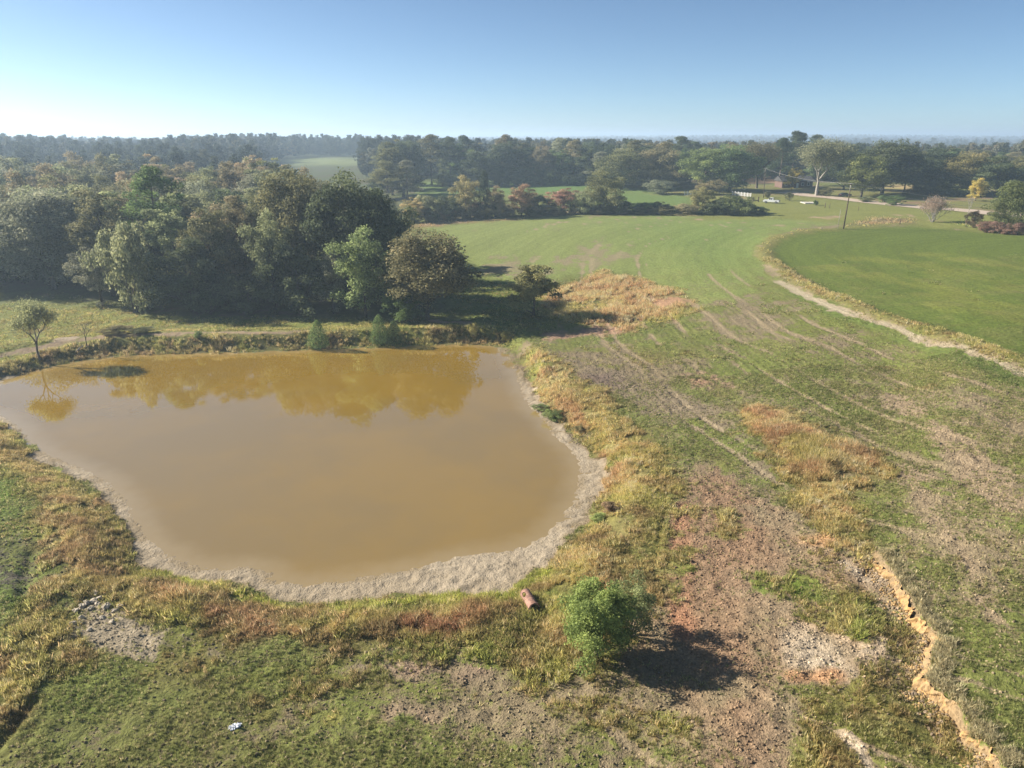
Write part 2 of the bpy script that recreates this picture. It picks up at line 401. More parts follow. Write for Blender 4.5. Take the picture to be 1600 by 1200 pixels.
GZ = terrain(GX, GY)
base_z = _full
shape = GX.shape
SOIL = np.zeros(shape + (3,)); GRASS = np.zeros(shape + (3,)); COV = np.zeros(shape); TALL = np.zeros(shape); DENS = np.ones(shape)
SOIL[:] = (0.285, 0.225, 0.14); GRASS[:] = (0.165, 0.175, 0.062); COV[:] = 0.62; TALL[:] = 0.11
wobA = (fbm(GX, GY, 0.22, 3, 1) - 0.5); wobB = (fbm(GX, GY, 0.9, 2, 4) - 0.5)
big = fbm(GX, GY, 0.07, 3, 11) - 0.5; mid = fbm(GX, GY, 0.3, 3, 21) - 0.5
COV += big * 0.7 + mid * 0.5
def apply(m, sl, soil=None, grass=None, cov=None, tall=None, dens=None, covn=0.5):
    def lerp(A, v):
        A[sl] = A[sl] * (1 - (m[..., None] if A.ndim == 3 else m)) + np.array(v) * (m[..., None] if A.ndim == 3 else m)
    if soil: lerp(SOIL, soil)
    if grass: lerp(GRASS, grass)
    if cov is not None: COV[sl] = COV[sl] * (1 - m) + (cov + covn * big[sl] + 0.7 * covn * mid[sl]) * m
    if tall is not None: lerp(TALL, tall)
    if dens is not None: lerp(DENS, dens)
def window(pts, pad):
    xs = [p[0] for p in pts]; ys = [p[1] for p in pts]
    i0, i1 = np.searchsorted(gy, [min(ys) - pad, max(ys) + pad]); j0, j1 = np.searchsorted(gx, [min(xs) - pad, max(xs) + pad])
    return slice(max(i0 - 1, 0), i1 + 1), slice(max(j0 - 1, 0), j1 + 1)
def zone(px, edge=0.8, wob=2.5, **kw):
    pts = [pick(u, v) for u, v in px]
    edge = edge * 2.6; wob = wob * 1.7
    pad = edge + wob + 1; sl = window(pts, pad)
    if GX[sl].size == 0: return
    sd = poly_sd(GX[sl], GY[sl], pts) + wob * (wobA[sl] * 1.5 + wobB[sl] * 1.1)
    apply(1 - sstep(-edge, edge, sd), sl, **kw)
def strip(px, width, edge=0.5, wob=0.8, lo=None, **kw):
    pts = [pick(u, v) for u, v in px] if not isinstance(px[0][0], float) else px
    sl = window(pts, width + edge + wob + 1)
    d, s = line_dist(GX[sl], GY[sl], pts)
    if lo is not None: d = np.where(d * s < lo, 1e3, d)
    d = d + wob * (wobA[sl] * 1.6 + wobB[sl] * 0.7)
    apply(1 - sstep(width - edge, width + edge, d), sl, **kw)
GREEN = (0.165, 0.178, 0.06); OLIVE = (0.185, 0.165, 0.06); STRAW = (0.235, 0.165, 0.09); RUSTG = (0.19, 0.125, 0.07)
LIME = (0.19, 0.22, 0.055); PALEG = (0.225, 0.25, 0.095); RICH = (0.122, 0.152, 0.038)
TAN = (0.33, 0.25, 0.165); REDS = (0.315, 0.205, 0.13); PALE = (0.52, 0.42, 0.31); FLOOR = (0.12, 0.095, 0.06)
# the far country: woodland floor
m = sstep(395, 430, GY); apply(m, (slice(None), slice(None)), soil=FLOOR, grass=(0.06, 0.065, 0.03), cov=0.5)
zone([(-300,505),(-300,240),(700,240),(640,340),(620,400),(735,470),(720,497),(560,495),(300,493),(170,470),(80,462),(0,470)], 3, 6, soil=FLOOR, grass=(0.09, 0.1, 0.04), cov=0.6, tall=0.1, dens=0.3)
zone([(-20,362),(-20,350),(25,352),(30,362)], 2, 2, grass=GREEN, cov=1.0)
# fields in the distance
zone([(640,352),(750,343),(900,337),(1200,338),(1335,347),(1250,356),(1196,372),(1180,395),(1205,440),(1180,470),(1090,478),(1040,455),(980,430),(940,426),(880,440),(800,445),(735,432),(690,380)], 1.5, 4, grass=PALEG, cov=0.78, tall=0.05, soil=(0.31, 0.26, 0.15), covn=0.5)
zone([(930,375),(985,385),(960,415),(900,425),(860,410)], 4, 8, cov=0.35)
zone([(730,400),(800,395),(860,420),(800,440),(745,430)], 3, 6, cov=0.4)
zone([(630,352),(690,345),(850,339),(850,341),(700,350),(650,358)], 0.8, 1.5, grass=STRAW, soil=(0.38,0.26,0.16), cov=0.5, tall=0.4)
zone([(1000,345),(1200,345),(1190,400),(1120,420),(1010,380)], 8, 8, grass=(0.185,0.235,0.08), cov=0.9)
zone([(1205,385),(1225,368),(1300,359),(1425,354),(1600,368),(1700,380),(1700,590),(1600,560),(1500,532),(1350,480),(1240,425),(1205,400)], 0.8, 1.5, grass=RICH, soil=(0.2,0.19,0.08), cov=1.0, tall=0.09, covn=0.3)
for px in ([(1330,400),(1420,412),(1560,440),(1600,452)], [(1300,420),(1380,432),(1470,455),(1540,475)], [(1450,398),(1600,420)], [(1500,478),(1600,500)]):
    strip(px, 2.6, 2.4, 5.0, grass=(0.175, 0.19, 0.05))
zone([(760,278),(930,280),(935,292),(870,303),(800,306),(765,298)], 2, 4, grass=(0.13, 0.2, 0.065), cov=1.05)
zone([(920,295),(1000,292),(1080,302),(1085,318),(1000,325),(930,320)], 2, 4, grass=(0.15, 0.205, 0.07), cov=1.0)
zone([(680,262),(705,263),(715,280),(690,282)], 3, 4, grass=(0.15, 0.2, 0.06), cov=1.0)
zone([(640,285),(760,283),(770,300),(650,312)], 3, 4, grass=(0.15, 0.2, 0.07), cov=0.9)
zone([(450,249),(500,246),(570,249),(570,258),(460,258)], 10, 10, grass=(0.2, 0.22, 0.1), cov=0.9, soil=(0.3,0.25,0.15))
# verge, yard and lane on the right
zone([(1085,345),(1090,305),(1160,304),(1260,308),(1450,325),(1700,345),(1700,372),(1600,366),(1425,352),(1330,350),(1220,342)], 1.5, 3, grass=(0.215, 0.215, 0.075), soil=(0.36,0.27,0.17), cov=0.8, tall=0.12)
zone([(1000,302),(1170,288),(1300,290),(1460,296),(1650,312),(1650,330),(1450,325),(1260,308),(1100,308)], 2, 4, grass=(0.2, 0.19, 0.075), soil=(0.3,0.2,0.13), cov=0.6)
zone([(1150,262),(1250,262),(1255,285),(1150,287)], 3, 4, soil=(0.46, 0.28, 0.16), cov=0.05)
zone([(1385,288),(1440,288),(1440,298),(1380,298)], 3, 4, soil=(0.5, 0.37, 0.19), grass=(0.4,0.33,0.14), cov=0.4)
zone([(1320,352),(1360,340),(1430,342),(1420,350)], 1.0, 2, grass=(0.2, 0.155, 0.095), cov=0.95, tall=0.6)
zone([(1480,350),(1500,344),(1525,350),(1520,356)], 0.6, 1, grass=LIME, cov=1.2, tall=0.5)
# behind the dam: meadow and the sunk ground right of it
zone([(-150,505),(0,482),(120,478),(200,488),(330,496),(540,498),(700,500),(800,505),(840,520),(790,540),(560,535),(300,545),(100,560),(0,590),(-150,610)], 1.0, 2, grass=(0.215, 0.215, 0.07), soil=(0.33,0.25,0.15), cov=0.85, tall=0.18)
zone([(730,435),(800,445),(880,445),(880,480),(850,510),(760,510),(700,500)], 1.5, 3, grass=(0.16,0.185,0.055), cov=1.0, tall=0.15)
strip([(-60,565),(60,545),(100,533),(180,524),(300,520),(450,520),(600,516),(760,519)], 0.9, 0.4, 0.6, grass=(0.26,0.23,0.10), soil=(0.42,0.31,0.21), cov=0.45, tall=0.06)
strip([(96,529),(112,527)], 0.8, 0.4, 0.6, soil=PALE, cov=-0.3)
strip([(675,502),(700,503),(730,505)], 0.9, 0.4, 0.8, soil=(0.5,0.38,0.26), cov=0.0)
zone([(860,462),(900,440),(945,426),(985,432),(1030,448),(1075,470),(1088,487),(1050,505),(980,512),(900,505),(860,495)], 0.8, 2.5, grass=STRAW, soil=(0.36,0.22,0.13), cov=0.95, tall=0.55, dens=1.4)
zone([(1010,468),(1050,466),(1062,474),(1030,482)], 0.7, 2, soil=(0.5,0.3,0.18), cov=0.1)
zone([(840,520),(900,515),(1000,503),(1020,508),(960,520),(880,530),(850,532)], 0.8, 2.5, soil=(0.45,0.28,0.19), grass=STRAW, cov=0.25)
zone([(905,475),(925,466),(960,472),(930,484)], 0.6, 1.5, grass=RUSTG, tall=0.5)
# the worked field between the terrace and the pond
zone([(850,560),(960,540),(1080,560),(1000,600),(900,600)], 2, 3, grass=OLIVE, cov=0.55, tall=0.15)
zone([(1080,500),(1190,475),(1300,520),(1600,600),(1600,760),(1450,700),(1300,640),(1150,560)], 3, 5, soil=(0.29,0.23,0.145), grass=(0.17,0.18,0.06), cov=0.6)
zone([(1130,600),(1110,560),(1180,540),(1300,590),(1400,650),(1330,680),(1240,640)], 2.5, 4, grass=GREEN, cov=0.72)
zone([(1330,680),(1420,720),(1500,900),(1600,1080),(1600,1180),(1520,1050),(1440,900),(1370,800)], 1.5, 3, grass=(0.165,0.17,0.06), cov=0.66)
zone([(1450,650),(1600,700),(1600,900),(1520,830),(1480,740)], 2.5, 4, grass=GREEN, cov=0.7)
strip([(1340,690),(1430,760),(1520,900),(1600,1030)], 0.8, 0.8, 2.2, cov=0.38, soil=TAN)
strip([(1400,620),(1500,700),(1600,800)], 0.7, 0.7, 2.0, cov=0.4, soil=TAN)
strip([(1240,455),(1330,490),(1450,540),(1600,600)], 1.8, 1.2, 2, grass=(0.14,0.175,0.055), cov=1.0)
strip([(1215,440),(1300,480),(1420,520),(1600,580)], 1.0, 0.7, 1.5, soil=(0.45,0.38,0.27), cov=0.25)
zone([(890,565),(960,575),(1010,590),(1100,600),(1220,650),(1250,760),(1200,860),(1130,800),(1060,740),(1010,660),(940,600)], 2, 3.5, soil=(0.29,0.23,0.155), cov=0.35, tall=0.08, dens=0.6)
zone([(900,585),(960,578),(985,598),(930,612)], 1, 2, soil=(0.22,0.165,0.13), cov=0.05)
zone([(1070,590),(1100,588),(1120,602),(1085,605)], 0.7, 1.5, soil=(0.42,0.26,0.17), cov=0.05)
zone([(1080,660),(1150,650),(1200,690),(1210,760),(1120,740)], 2, 3.5, grass=GREEN, cov=0.6)
zone([(1062,745),(1130,750),(1200,790),(1255,870),(1250,930),(1190,960),(1230,1040),(1200,1100),(1250,1200),(1120,1230),(1090,1100),(1000,1040),(1040,985),(1060,900),(1058,820)], 1.2, 2.5, soil=REDS, cov=0.10, tall=0.06, dens=0.5, covn=0.35)
strip([(1062,790),(1058,880),(1060,960),(1068,990)], 0.8, 0.4, 0.8, soil=(0.40,0.215,0.13), cov=-0.2)
zone([(1120,800),(1150,795),(1165,825),(1130,835)], 0.7, 1.2, grass=OLIVE, cov=0.9, tall=0.3)
zone([(1200,900),(1290,880),(1330,960),(1260,1000),(1190,960)], 1.0, 2, soil=TAN, grass=(0.15,0.16,0.055), cov=0.5)
zone([(1270,840),(1350,850),(1400,920),(1430,1000),(1420,1080),(1330,1060),(1260,980),(1250,900)], 0.8, 1.8, grass=OLIVE, soil=(0.34,0.24,0.15), cov=0.65, tall=0.22)
zone([(1290,940),(1380,930),(1400,980),(1340,1000),(1290,985)], 0.6, 1.2, grass=(0.15,0.2,0.045), cov=1.0, tall=0.25)
zone([(1195,905),(1250,895),(1270,930),(1220,940)], 0.6, 1.2, grass=(0.15,0.2,0.045), cov=0.9, tall=0.2)
zone([(1230,1070),(1420,1080),(1500,1150),(1520,1230),(1250,1230)], 1.0, 2, grass=OLIVE, soil=TAN, cov=0.75, tall=0.2)
zone([(1250,992),(1290,985),(1330,1012),(1370,1010),(1386,975),(1388,1025),(1320,1030),(1300,1055),(1255,1050),(1243,1025)], 0.35, 1.0, soil=PALE, cov=-0.15, tall=0.05, dens=0.3)
strip([(1240,1060),(1300,1055)], 0.5, 0.3, 0.5, soil=(0.46,0.27,0.15), cov=0)
strip([(1320,880),(1350,905),(1385,905)], 0.4, 0.3, 0.5, soil=PALE, cov=0)
zone([(1265,836),(1310,834),(1308,846),(1270,848)], 0.35, 0.7, soil=(0.5,0.3,0.15), cov=-0.2)
strip([(1320,1150),(1345,1175),(1365,1210)], 0.3, 0.2, 0.4, soil=PALE, cov=-0.2)
zone([(1158,640),(1230,648),(1290,680),(1352,708),(1356,742),(1290,762),(1240,745),(1205,700),(1163,668)], 0.7, 1.8, grass=RUSTG, soil=(0.3,0.19,0.11), cov=1.0, tall=0.6, dens=1.6)
zone([(1235,745),(1320,750),(1350,790),(1350,850),(1300,845),(1240,800)], 0.8, 1.8, grass=(0.24,0.19,0.08), cov=0.85, tall=0.35)
# grass ring round the pond
zone([(790,535),(830,548),(900,590),(965,640),(1015,690),(1052,745),(1058,830),(1048,940),(1000,1000),(930,1040),(850,1010),(830,915),(930,800),(945,730),(900,680),(840,630),(815,570)], 0.8, 1.8, grass=(0.235,0.195,0.08), soil=(0.30,0.21,0.13), cov=0.9, tall=0.32, dens=1.0)
zone([(835,560),(870,585),(900,650),(960,720),(970,790),(950,800),(935,720),(880,650),(840,600)], 0.6, 1.6, grass=(0.2,0.14,0.075), tall=0.5, cov=1.0)
zone([(980,790),(1045,800),(1040,950),(960,930),(960,860)], 0.8, 1.8, grass=(0.18,0.18,0.065), cov=0.95, tall=0.22)
zone([(880,605),(900,602),(905,612),(885,615)], 0.6, 0.8, grass=(0.12,0.2,0.04), cov=1.3, tall=0.4)
zone([(200,885),(300,900),(440,950),(560,950),(800,925),(850,905),(880,960),(930,1030),(900,1090),(780,1020),(600,1010),(420,1015),(300,1000),(200,960)], 0.8, 1.8, grass=(0.165,0.155,0.055), soil=(0.25,0.19,0.12), cov=0.95, tall=0.34, dens=1.3)
strip([(222,903),(270,900),(330,915),(400,940),(450,955),(560,950),(700,938),(800,930),(850,900)], 0.9, 0.5, 1.2, grass=(0.175,0.205,0.042), cov=1.2, tall=0.4)
for px in ([(380,960),(400,975),(430,985),(480,990)], [(590,970),(640,975),(700,985)], [(520,985),(560,965)], [(720,975),(750,955)], [(260,930),(330,960)]):
    strip(px, 0.9, 0.5, 1.2, grass=(0.175,0.105,0.06), tall=0.6)
zone([(-100,640),(0,665),(60,725),(150,775),(190,830),(205,900),(260,960),(170,950),(100,940),(60,960),(40,900),(60,800),(0,740),(-100,700)], 0.8, 1.6, grass=(0.165,0.14,0.058), soil=(0.22,0.17,0.115), cov=1.0, tall=0.5, dens=1.3)
zone([(0,730),(60,790),(60,880),(30,960),(0,980),(-80,900),(-80,760)], 0.8, 1.6, grass=(0.145,0.185,0.05), soil=(0.16,0.135,0.11), cov=0.6, tall=0.15)
zone([(60,960),(180,950),(260,980),(160,1040),(80,1080),(0,1180),(-80,1200),(0,1060)], 0.9, 2, grass=(0.17,0.155,0.055), cov=0.9, tall=0.3)
zone([(0,1060),(50,1040),(60,1100),(20,1140),(-40,1150)], 0.6, 1.2, grass=(0.27,0.19,0.09), cov=1.0, tall=0.45)
zone([(110,975),(145,930),(200,950),(250,975),(320,1010),(430,1035),(425,1058),(300,1042),(200,1045),(105,1005)], 0.3, 0.9, soil=(0.40,0.33,0.235), cov=0.25, tall=0.1, dens=0.5)
zone([(420,1035),(560,1030),(700,1035),(690,1050),(560,1052),(430,1055)], 0.25, 1.0, soil=(0.42,0.33,0.24), cov=0.3, tall=0.1, dens=0.5)
zone([(300,1010),(470,1030),(900,1070),(1000,1060),(1080,1150),(900,1130),(600,1090),(420,1070)], 1.0, 2.5, soil=(0.29,0.225,0.145), grass=(0.19,0.175,0.06), cov=0.72, tall=0.2)
for px in ([(600,1035),(680,1030),(720,1055),(640,1060)], [(590,1100),(700,1105),(690,1130),(610,1120)], [(690,1060),(740,1045),(760,1070),(700,1080)]):
    zone(px, 0.4, 1.2, soil=(0.36,0.255,0.18), cov=0.0, dens=0.3)
zone([(60,1090),(180,1040),(330,1060),(430,1090),(560,1160),(900,1180),(1000,1240),(0,1300),(-60,1230)], 1.2, 2.5, grass=(0.155,0.155,0.058), soil=(0.25,0.2,0.125), cov=0.7, tall=0.07, covn=0.6)
zone([(80,1100),(150,1060),(260,1050),(240,1100),(130,1150)], 0.8, 2, grass=(0.13,0.175,0.045), cov=0.9, tall=0.09)
zone([(170,1045),(290,1035),(420,1080),(560,1120),(540,1140),(400,1110),(230,1075)], 0.6, 1.6, grass=(0.21,0.2,0.06), cov=0.9, tall=0.24)
zone([(300,1040),(700,1010),(840,1020),(720,1040),(500,1040)], 0.6, 1.6, grass=(0.165,0.19,0.05), cov=0.8, tall=0.25)
strip([(-60,597),(0,584),(80,562),(180,547),(330,544),(500,538),(620,532),(735,528),(790,534)], 1.7, 0.6, 1.2, grass=(0.135,0.125,0.05), soil=(0.13,0.105,0.065), cov=1.1, tall=0.42, dens=1.5)
# the terrace bank
TERRF = [(float(a), float(b)) for a, b in TERR]
strip(TERRF, 1.7, 0.7, 1.6, grass=(0.23,0.205,0.085), soil=(0.36,0.28,0.17), cov=0.75, tall=0.26)
TL = TERRF[4:]
sl = window(TL, 9)
dt, st = line_dist(GX[sl], GY[sl], TL)
mk = (sstep(0.0, 1.6, dt * st + 2.0 * wobB[sl]) * (1 - sstep(1.0, 2.6, dt * st + 4.5 * wobA[sl] + 2.5 * wobB[sl]))) * (GY[sl] < 205) * (dt < 8) * 0.5
apply(mk, sl, soil=(0.38,0.3,0.2), cov=0.3, tall=0.08, dens=0.4)
# cut clay face of the gully
sl = window(GULLY, 4)
dg, sg = line_dist(GX[sl], GY[sl], GULLY); s_ = dg * sg
mk = sstep(-0.2, -0.05, s_) * (1 - sstep(0.12, 0.32, s_ + 0.25 * wobB[sl])) * (dg < 3) * sstep(0.0, 1.0, GULLY[0][1] + 0.6 - GY[sl])
apply(mk, sl, soil=(0.36, 0.25, 0.14), cov=0.0, tall=0.0, dens=0.0)
mk = sstep(0.35, 0.6, s_) * (1 - sstep(1.2, 2.2, s_ + 1.5 * wobB[sl])) * (dg < 4)
apply(mk * 0.5, sl, soil=(0.36, 0.28, 0.2), cov=0.4)
# pond bed and mud
dP = np.full(shape, 50.0); dM = np.full(shape, 50.0)
sl = window(MUD, 6)
dP[sl] = poly_sd(GX[sl], GY[sl], POND); dM[sl] = poly_sd(GX[sl], GY[sl], MUD)
inm = (1 - sstep(-0.5, 0.4, dM + 1.6 * wobB + 1.6 * wobA + 0.3)) * (1 - 0.93 * sstep(78, 90, GY)) * (1 - 0.8 * sstep(-12, -20, -GX) * 0)
MUDW = inm.copy()
wet = 1 - sstep(0.0, 0.7, dP + 1.4 * wobB)
apply(inm, (slice(None), slice(None)), soil=(0.40, 0.325, 0.235), cov=-1.5, tall=0.0, dens=0.0)
apply(inm * wet * 0.6, (slice(None), slice(None)), soil=(0.30, 0.225, 0.13))
apply(inm * sstep(0.5, 0.62, fbm(GX, GY, 0.35, 3, 191)) * 0.6, (slice(None), slice(None)), soil=(0.49, 0.405, 0.305))
# a dark ditch at the lower left
for px, wd, dp in (([(-20,1178),(20,1135),(48,1095)], 0.35, 0.35), ([(1042,745),(1037,800),(1029,850),(1020,890)], 0.12, 0.14), ([(1062,800),(1052,845),(1043,885)], 0.12, 0.12), ([(50,860),(35,930),(40,960)], 0.5, 0.3)):
    pts = [pick(u, v) for u, v in px]; sl = window(pts, 3)
    d, _ = line_dist(GX[sl], GY[sl], pts); GZ[sl] -= dp * np.exp(-(d / wd) ** 2)
# clods, hummocks, hoof-pocked mud
nearw = 1 - sstep(85, 140, GY)
rough = (fbm(GX, GY, 1.6, 3, 31) - 0.5); fine = (fbm(GX, GY, 3.1, 2, 41) - 0.5)
amp = (0.15 + 0.13 * (1 - np.clip(COV, 0, 1))) * (1 - MUDW) + 0.25 * MUDW * (0.3 + 0.65 * sstep(0.2, 1.5, dP))
GZ += nearw * amp * (rough + 0.7 * fine) * sstep(-2.5, -0.5, dP)
# drilled furrows in the worked field, along the terrace
dtall, _ = line_dist(GX, GY, TERRF)
ROW = np.minimum(dtall, 400)
fur = np.sin(ROW * 7.5 + 2.0 * wobA) * 0.018 * nearw * sstep(6, 10, dM) * (GX > 3)
GZ += fur
for r0, wd, dp, wt in ((9.0, .35, .05, .5), (13.5, .3, .07, .6), (15.3, .3, .07, .6), (21.0, .4, .05, .5), (24.5, .25, .08, .7), (26.3, .25, .08, .7), (31.0, .4, .05, .5), (36.0, .3, .08, .6), (37.8, .3, .08, .6), (43.0, .4, .06, .5), (48.5, .3, .08, .5), (50.3, .3, .08, .5), (57.0, .4, .06, .5), (64.0, .3, .06, .5), (65.8, .3, .06, .5), (73.0, .5, .05, .5), (82.0, .5, .05, .4), (84.0, .5, .05, .4), (95.0, .6, .05, .4)):
    ln = np.exp(-((dtall - r0 - 1.6 * (fbm(GX, GY, 0.03, 2, 171) - 0.5)) / (0.55 * wd + 0.0022 * GY)) ** 2) * sstep(0.38, 0.6, fbm(GX, GY, 0.08, 2, 181 + r0)) * sstep(7, 12, dM) * (GX > 4) * (GY < 236)
    GZ -= dp * ln * nearw; COV -= 0.6 * wt * ln
    SOIL = SOIL * (1 + 0.22 * ln[..., None])
COV = np.clip(COV, 0, 1)
ROWS = sstep(10, 16, dM) * (GX > 2) * (GY < 240) * sstep(0.0, 30.0, GX + 0.35 * (GY - 40) - 12)
ROWS = np.maximum(ROWS, (GY > 118) * (GY < 236) * (GX > -40) * 1.0)
# patches of one cover within another: straw, fresh green, dead brown, taller and shorter stands
p1 = sstep(0.52, 0.66, fbm(GX, GY, 0.33, 3, 131)); p2 = sstep(0.52, 0.68, fbm(GX, GY, 0.27, 3, 141)); p3 = sstep(0.56, 0.7, fbm(GX, GY, 0.45, 3, 151))
tw = sstep(0.08, 0.3, TALL)
for pm_, cc, st_ in ((p1, (0.28, 0.225, 0.115), 0.65), (p2, (0.165, 0.19, 0.05), 0.6), (p3, (0.15, 0.105, 0.06), 0.55)):
    st2 = np.where(GX < 2, {0.65: 0.3, 0.6: 0.6, 0.55: 0.75}[st_], st_)
    k3 = (pm_ * st2 * (0.25 + 0.75 * tw) * (GY < 140))[..., None]; GRASS = GRASS * (1 - k3) + np.array(cc) * k3
TALL = TALL * (0.35 + 1.3 * fbm(GX, GY, 0.4, 3, 161))
SOIL *= np.array([0.74, 0.735, 0.70]); GRASS *= np.array([0.79, 0.82, 0.64])

nY, nX = shape
idx = np.arange(nY * nX).reshape(shape)
F = np.stack([idx[:-1, :-1], idx[:-1, 1:], idx[1:, 1:], idx[1:, :-1]], -1).reshape(-1, 4)
V = np.stack([GX, GY, GZ], -1).reshape(-1, 3)
gme = mesh_np('ground', V, F, M_GROUND, smooth=True)
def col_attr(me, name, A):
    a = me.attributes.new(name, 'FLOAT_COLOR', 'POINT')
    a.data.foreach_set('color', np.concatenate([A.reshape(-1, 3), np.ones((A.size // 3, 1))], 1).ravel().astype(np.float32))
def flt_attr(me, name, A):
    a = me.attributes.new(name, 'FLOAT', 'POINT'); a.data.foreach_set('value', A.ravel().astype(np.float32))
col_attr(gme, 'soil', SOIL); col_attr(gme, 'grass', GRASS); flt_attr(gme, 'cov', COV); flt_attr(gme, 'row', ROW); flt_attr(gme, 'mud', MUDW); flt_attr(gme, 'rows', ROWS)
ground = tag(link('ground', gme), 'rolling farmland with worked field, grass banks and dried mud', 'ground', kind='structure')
def samp(A, x, y):
    i = np.clip(np.searchsorted(gy, y) - 1, 0, nY - 2); j = np.clip(np.searchsorted(gx, x) - 1, 0, nX - 2)
    fy = (y - gy[i]) / (gy[i + 1] - gy[i]); fx = (x - gx[j]) / (gx[j + 1] - gx[j])
    if A.ndim == 3: fx = fx[:, None]; fy = fy[:, None]
    return (A[i, j] * (1 - fx) + A[i, j + 1] * fx) * (1 - fy) + (A[i + 1, j] * (1 - fx) + A[i + 1, j + 1] * fx) * fy
def gz(x, y): return float(samp(GZ, np.array([x]), np.array([y]))[0])

# ------------------------------------------------------------------ water
wx = np.arange(min(p[0] for p in POND) - 3, max(p[0] for p in POND) + 3, 0.7); wy = np.arange(min(p[1] for p in POND) - 3, max(p[1] for p in POND) + 3, 0.7)
WX, WY = np.meshgrid(wx, wy); WD = poly_sd(WX, WY, POND)
vid = np.arange(WX.size).reshape(WX.shape); ok = WD < 2.4
q = ok[:-1, :-1] & ok[:-1, 1:] & ok[1:, 1:] & ok[1:, :-1]
Fw = np.stack([vid[:-1, :-1][q], vid[:-1, 1:][q], vid[1:, 1:][q], vid[1:, :-1][q]], -1)
used = np.unique(Fw); remap = np.full(WX.size, -1); remap[used] = np.arange(len(used))
me = mesh_np('pond_water', np.stack([WX.ravel()[used], WY.ravel()[used], np.zeros(len(used))], 1), remap[Fw], M_WATER)
flt_attr(me, 'shore', -WD.ravel()[used])
tag(link('pond_water', me), 'muddy ochre farm pond mirroring the trees on its far bank', 'pond', kind='structure')

# ------------------------------------------------------------------ lane on the right
def ribbon(name, px, width, mat, lift=0.06, n=8):
    P = [Vector((*pick(u, v), 0)) for u, v in px]
    pts = []
    for i in range(len(P) - 1):
        for k in range(n): pts.append(P[i].lerp(P[i + 1], k / n))
    pts.append(P[-1])
    Vv = []; Ff = []
    for i, p in enumerate(pts):
        t = (pts[min(i + 1, len(pts) - 1)] - pts[max(i - 1, 0)]).normalized(); nrm = Vector((-t.y, t.x, 0))
        for k in range(5):
            q = p + nrm * width * (k / 4 - 0.5); Vv.append((q.x, q.y, gz(q.x, q.y) + lift + (0.04 if k in (1, 2, 3) else 0)))
    for i in range(len(pts) - 1):
        for k in range(4): a = i * 5 + k; Ff.append((a, a + 1, a + 6, a + 5))
    return link(name, mesh_np(name, Vv, Ff, mat, True))
tag(ribbon('road', [(1225,300),(1262,305),(1300,309),(1350,315),(1400,320),(1450,325),(1500,328),(1560,335),(1640,342)], 8.0, M_ROAD, 0.10), 'pale gravel lane crossing behind the pole', 'road', kind='structure')

# ------------------------------------------------------------------ the cut clay face of the gully
def clay_bank():
    P = [Vector((*p, 0)) for p in GULLY[1:]]; pts = []
    for i in range(len(P) - 1):
        n = max(2, int((P[i + 1] - P[i]).length / 0.07))
        pts += [P[i].lerp(P[i + 1], k / n) for k in range(n)]
    n = len(pts); V = []; F_ = []; m_ = 13
    v1 = lambda a_, b_: float(vnoise(np.array([a_]), np.array([b_]))[0]) - 0.5
    for i, p in enumerate(pts):
        t = (pts[min(i + 6, n - 1)] - pts[max(i - 6, 0)]).normalized(); nr = Vector((t.y, -t.x, 0))      # towards the low side
        s1 = i * 0.07
        jag = v1(s1 * 0.8, 3.0) * 0.6 + v1(s1 * 2.7, 7.0) * 0.35 + v1(s1 * 7.5, 9.0) * 0.16
        a = p + nr * (jag - 0.12); zt = gz(*(p + nr * (jag - 0.3)).xy) + 0.015
        low = 0.45 + 0.55 * min(1, max(0, 1.9 * (v1(s1 * 0.55, 13.0) + 0.35)))
        zb = min(gz(*(p + nr * 0.5).xy), zt - 0.2) - 0.08; zb = zt + (zb - zt) * low
        fade = min(1, i / 14, (n - 1 - i) / 14)
        for k in range(m_):
            f_ = k / (m_ - 1)
            wv = v1(s1 * 3.4, f_ * 2.4 + 20) * 0.34 + v1(s1 * 9.0, f_ * 6.0 + 40) * 0.18
            q = a + nr * ((0.30 * f_ ** 0.8 + wv * (0.3 + 0.7 * math.sin(math.pi * min(f_ + 0.1, 1)))) * max(fade, 0.15))
            V.append((q.x, q.y, zt + (zb - zt) * f_ * max(fade, 0.4) + 0.05 * v1(s1 * 5, f_ * 3 + 60)))
    for i in range(n - 1):
        for k in range(m_ - 1):
            b_ = i * m_ + k; F_.append((b_, b_ + 1, b_ + 1 + m_, b_ + m_))
    m, t, b = new_mat('ochre_clay')
    pos = N(t, 'ShaderNodeNewGeometry').outputs['Position']
    mp = N(t, 'ShaderNodeMapping'); mp.inputs['Scale'].default_value = (1, 1, 0.35); t.links.new(pos, mp.inputs[0])
    c = mixc(t, ramp(t, noise(t, mp.outputs[0], 3.0, 5), 0.35, 0.68, 0, 1), (0.29, 0.185, 0.085), (0.47, 0.29, 0.11))
    c = mixc(t, ramp(t, noise(t, pos, 0.9, 4), 0.48, 0.66, 0.0, 0.6), c, (0.30, 0.215, 0.12))
    t.links.new(c, b.inputs['Base Color']); setp(b, Roughness=0.95)
    bp = N(t, 'ShaderNodeBump'); bp.inputs['Strength'].default_value = 0.8; bp.inputs['Distance'].default_value = 0.08
    t.links.new(noise(t, mp.outputs[0], 7, 4), bp.inputs['Height']); t.links.new(bp.outputs[0], b.inputs['Normal'])
    tag(link('clay_bank', mesh_np('clay_bank', V, F_, m)), 'raw ochre clay face of the winding erosion gully', 'gully bank', kind='structure')
clay_bank()

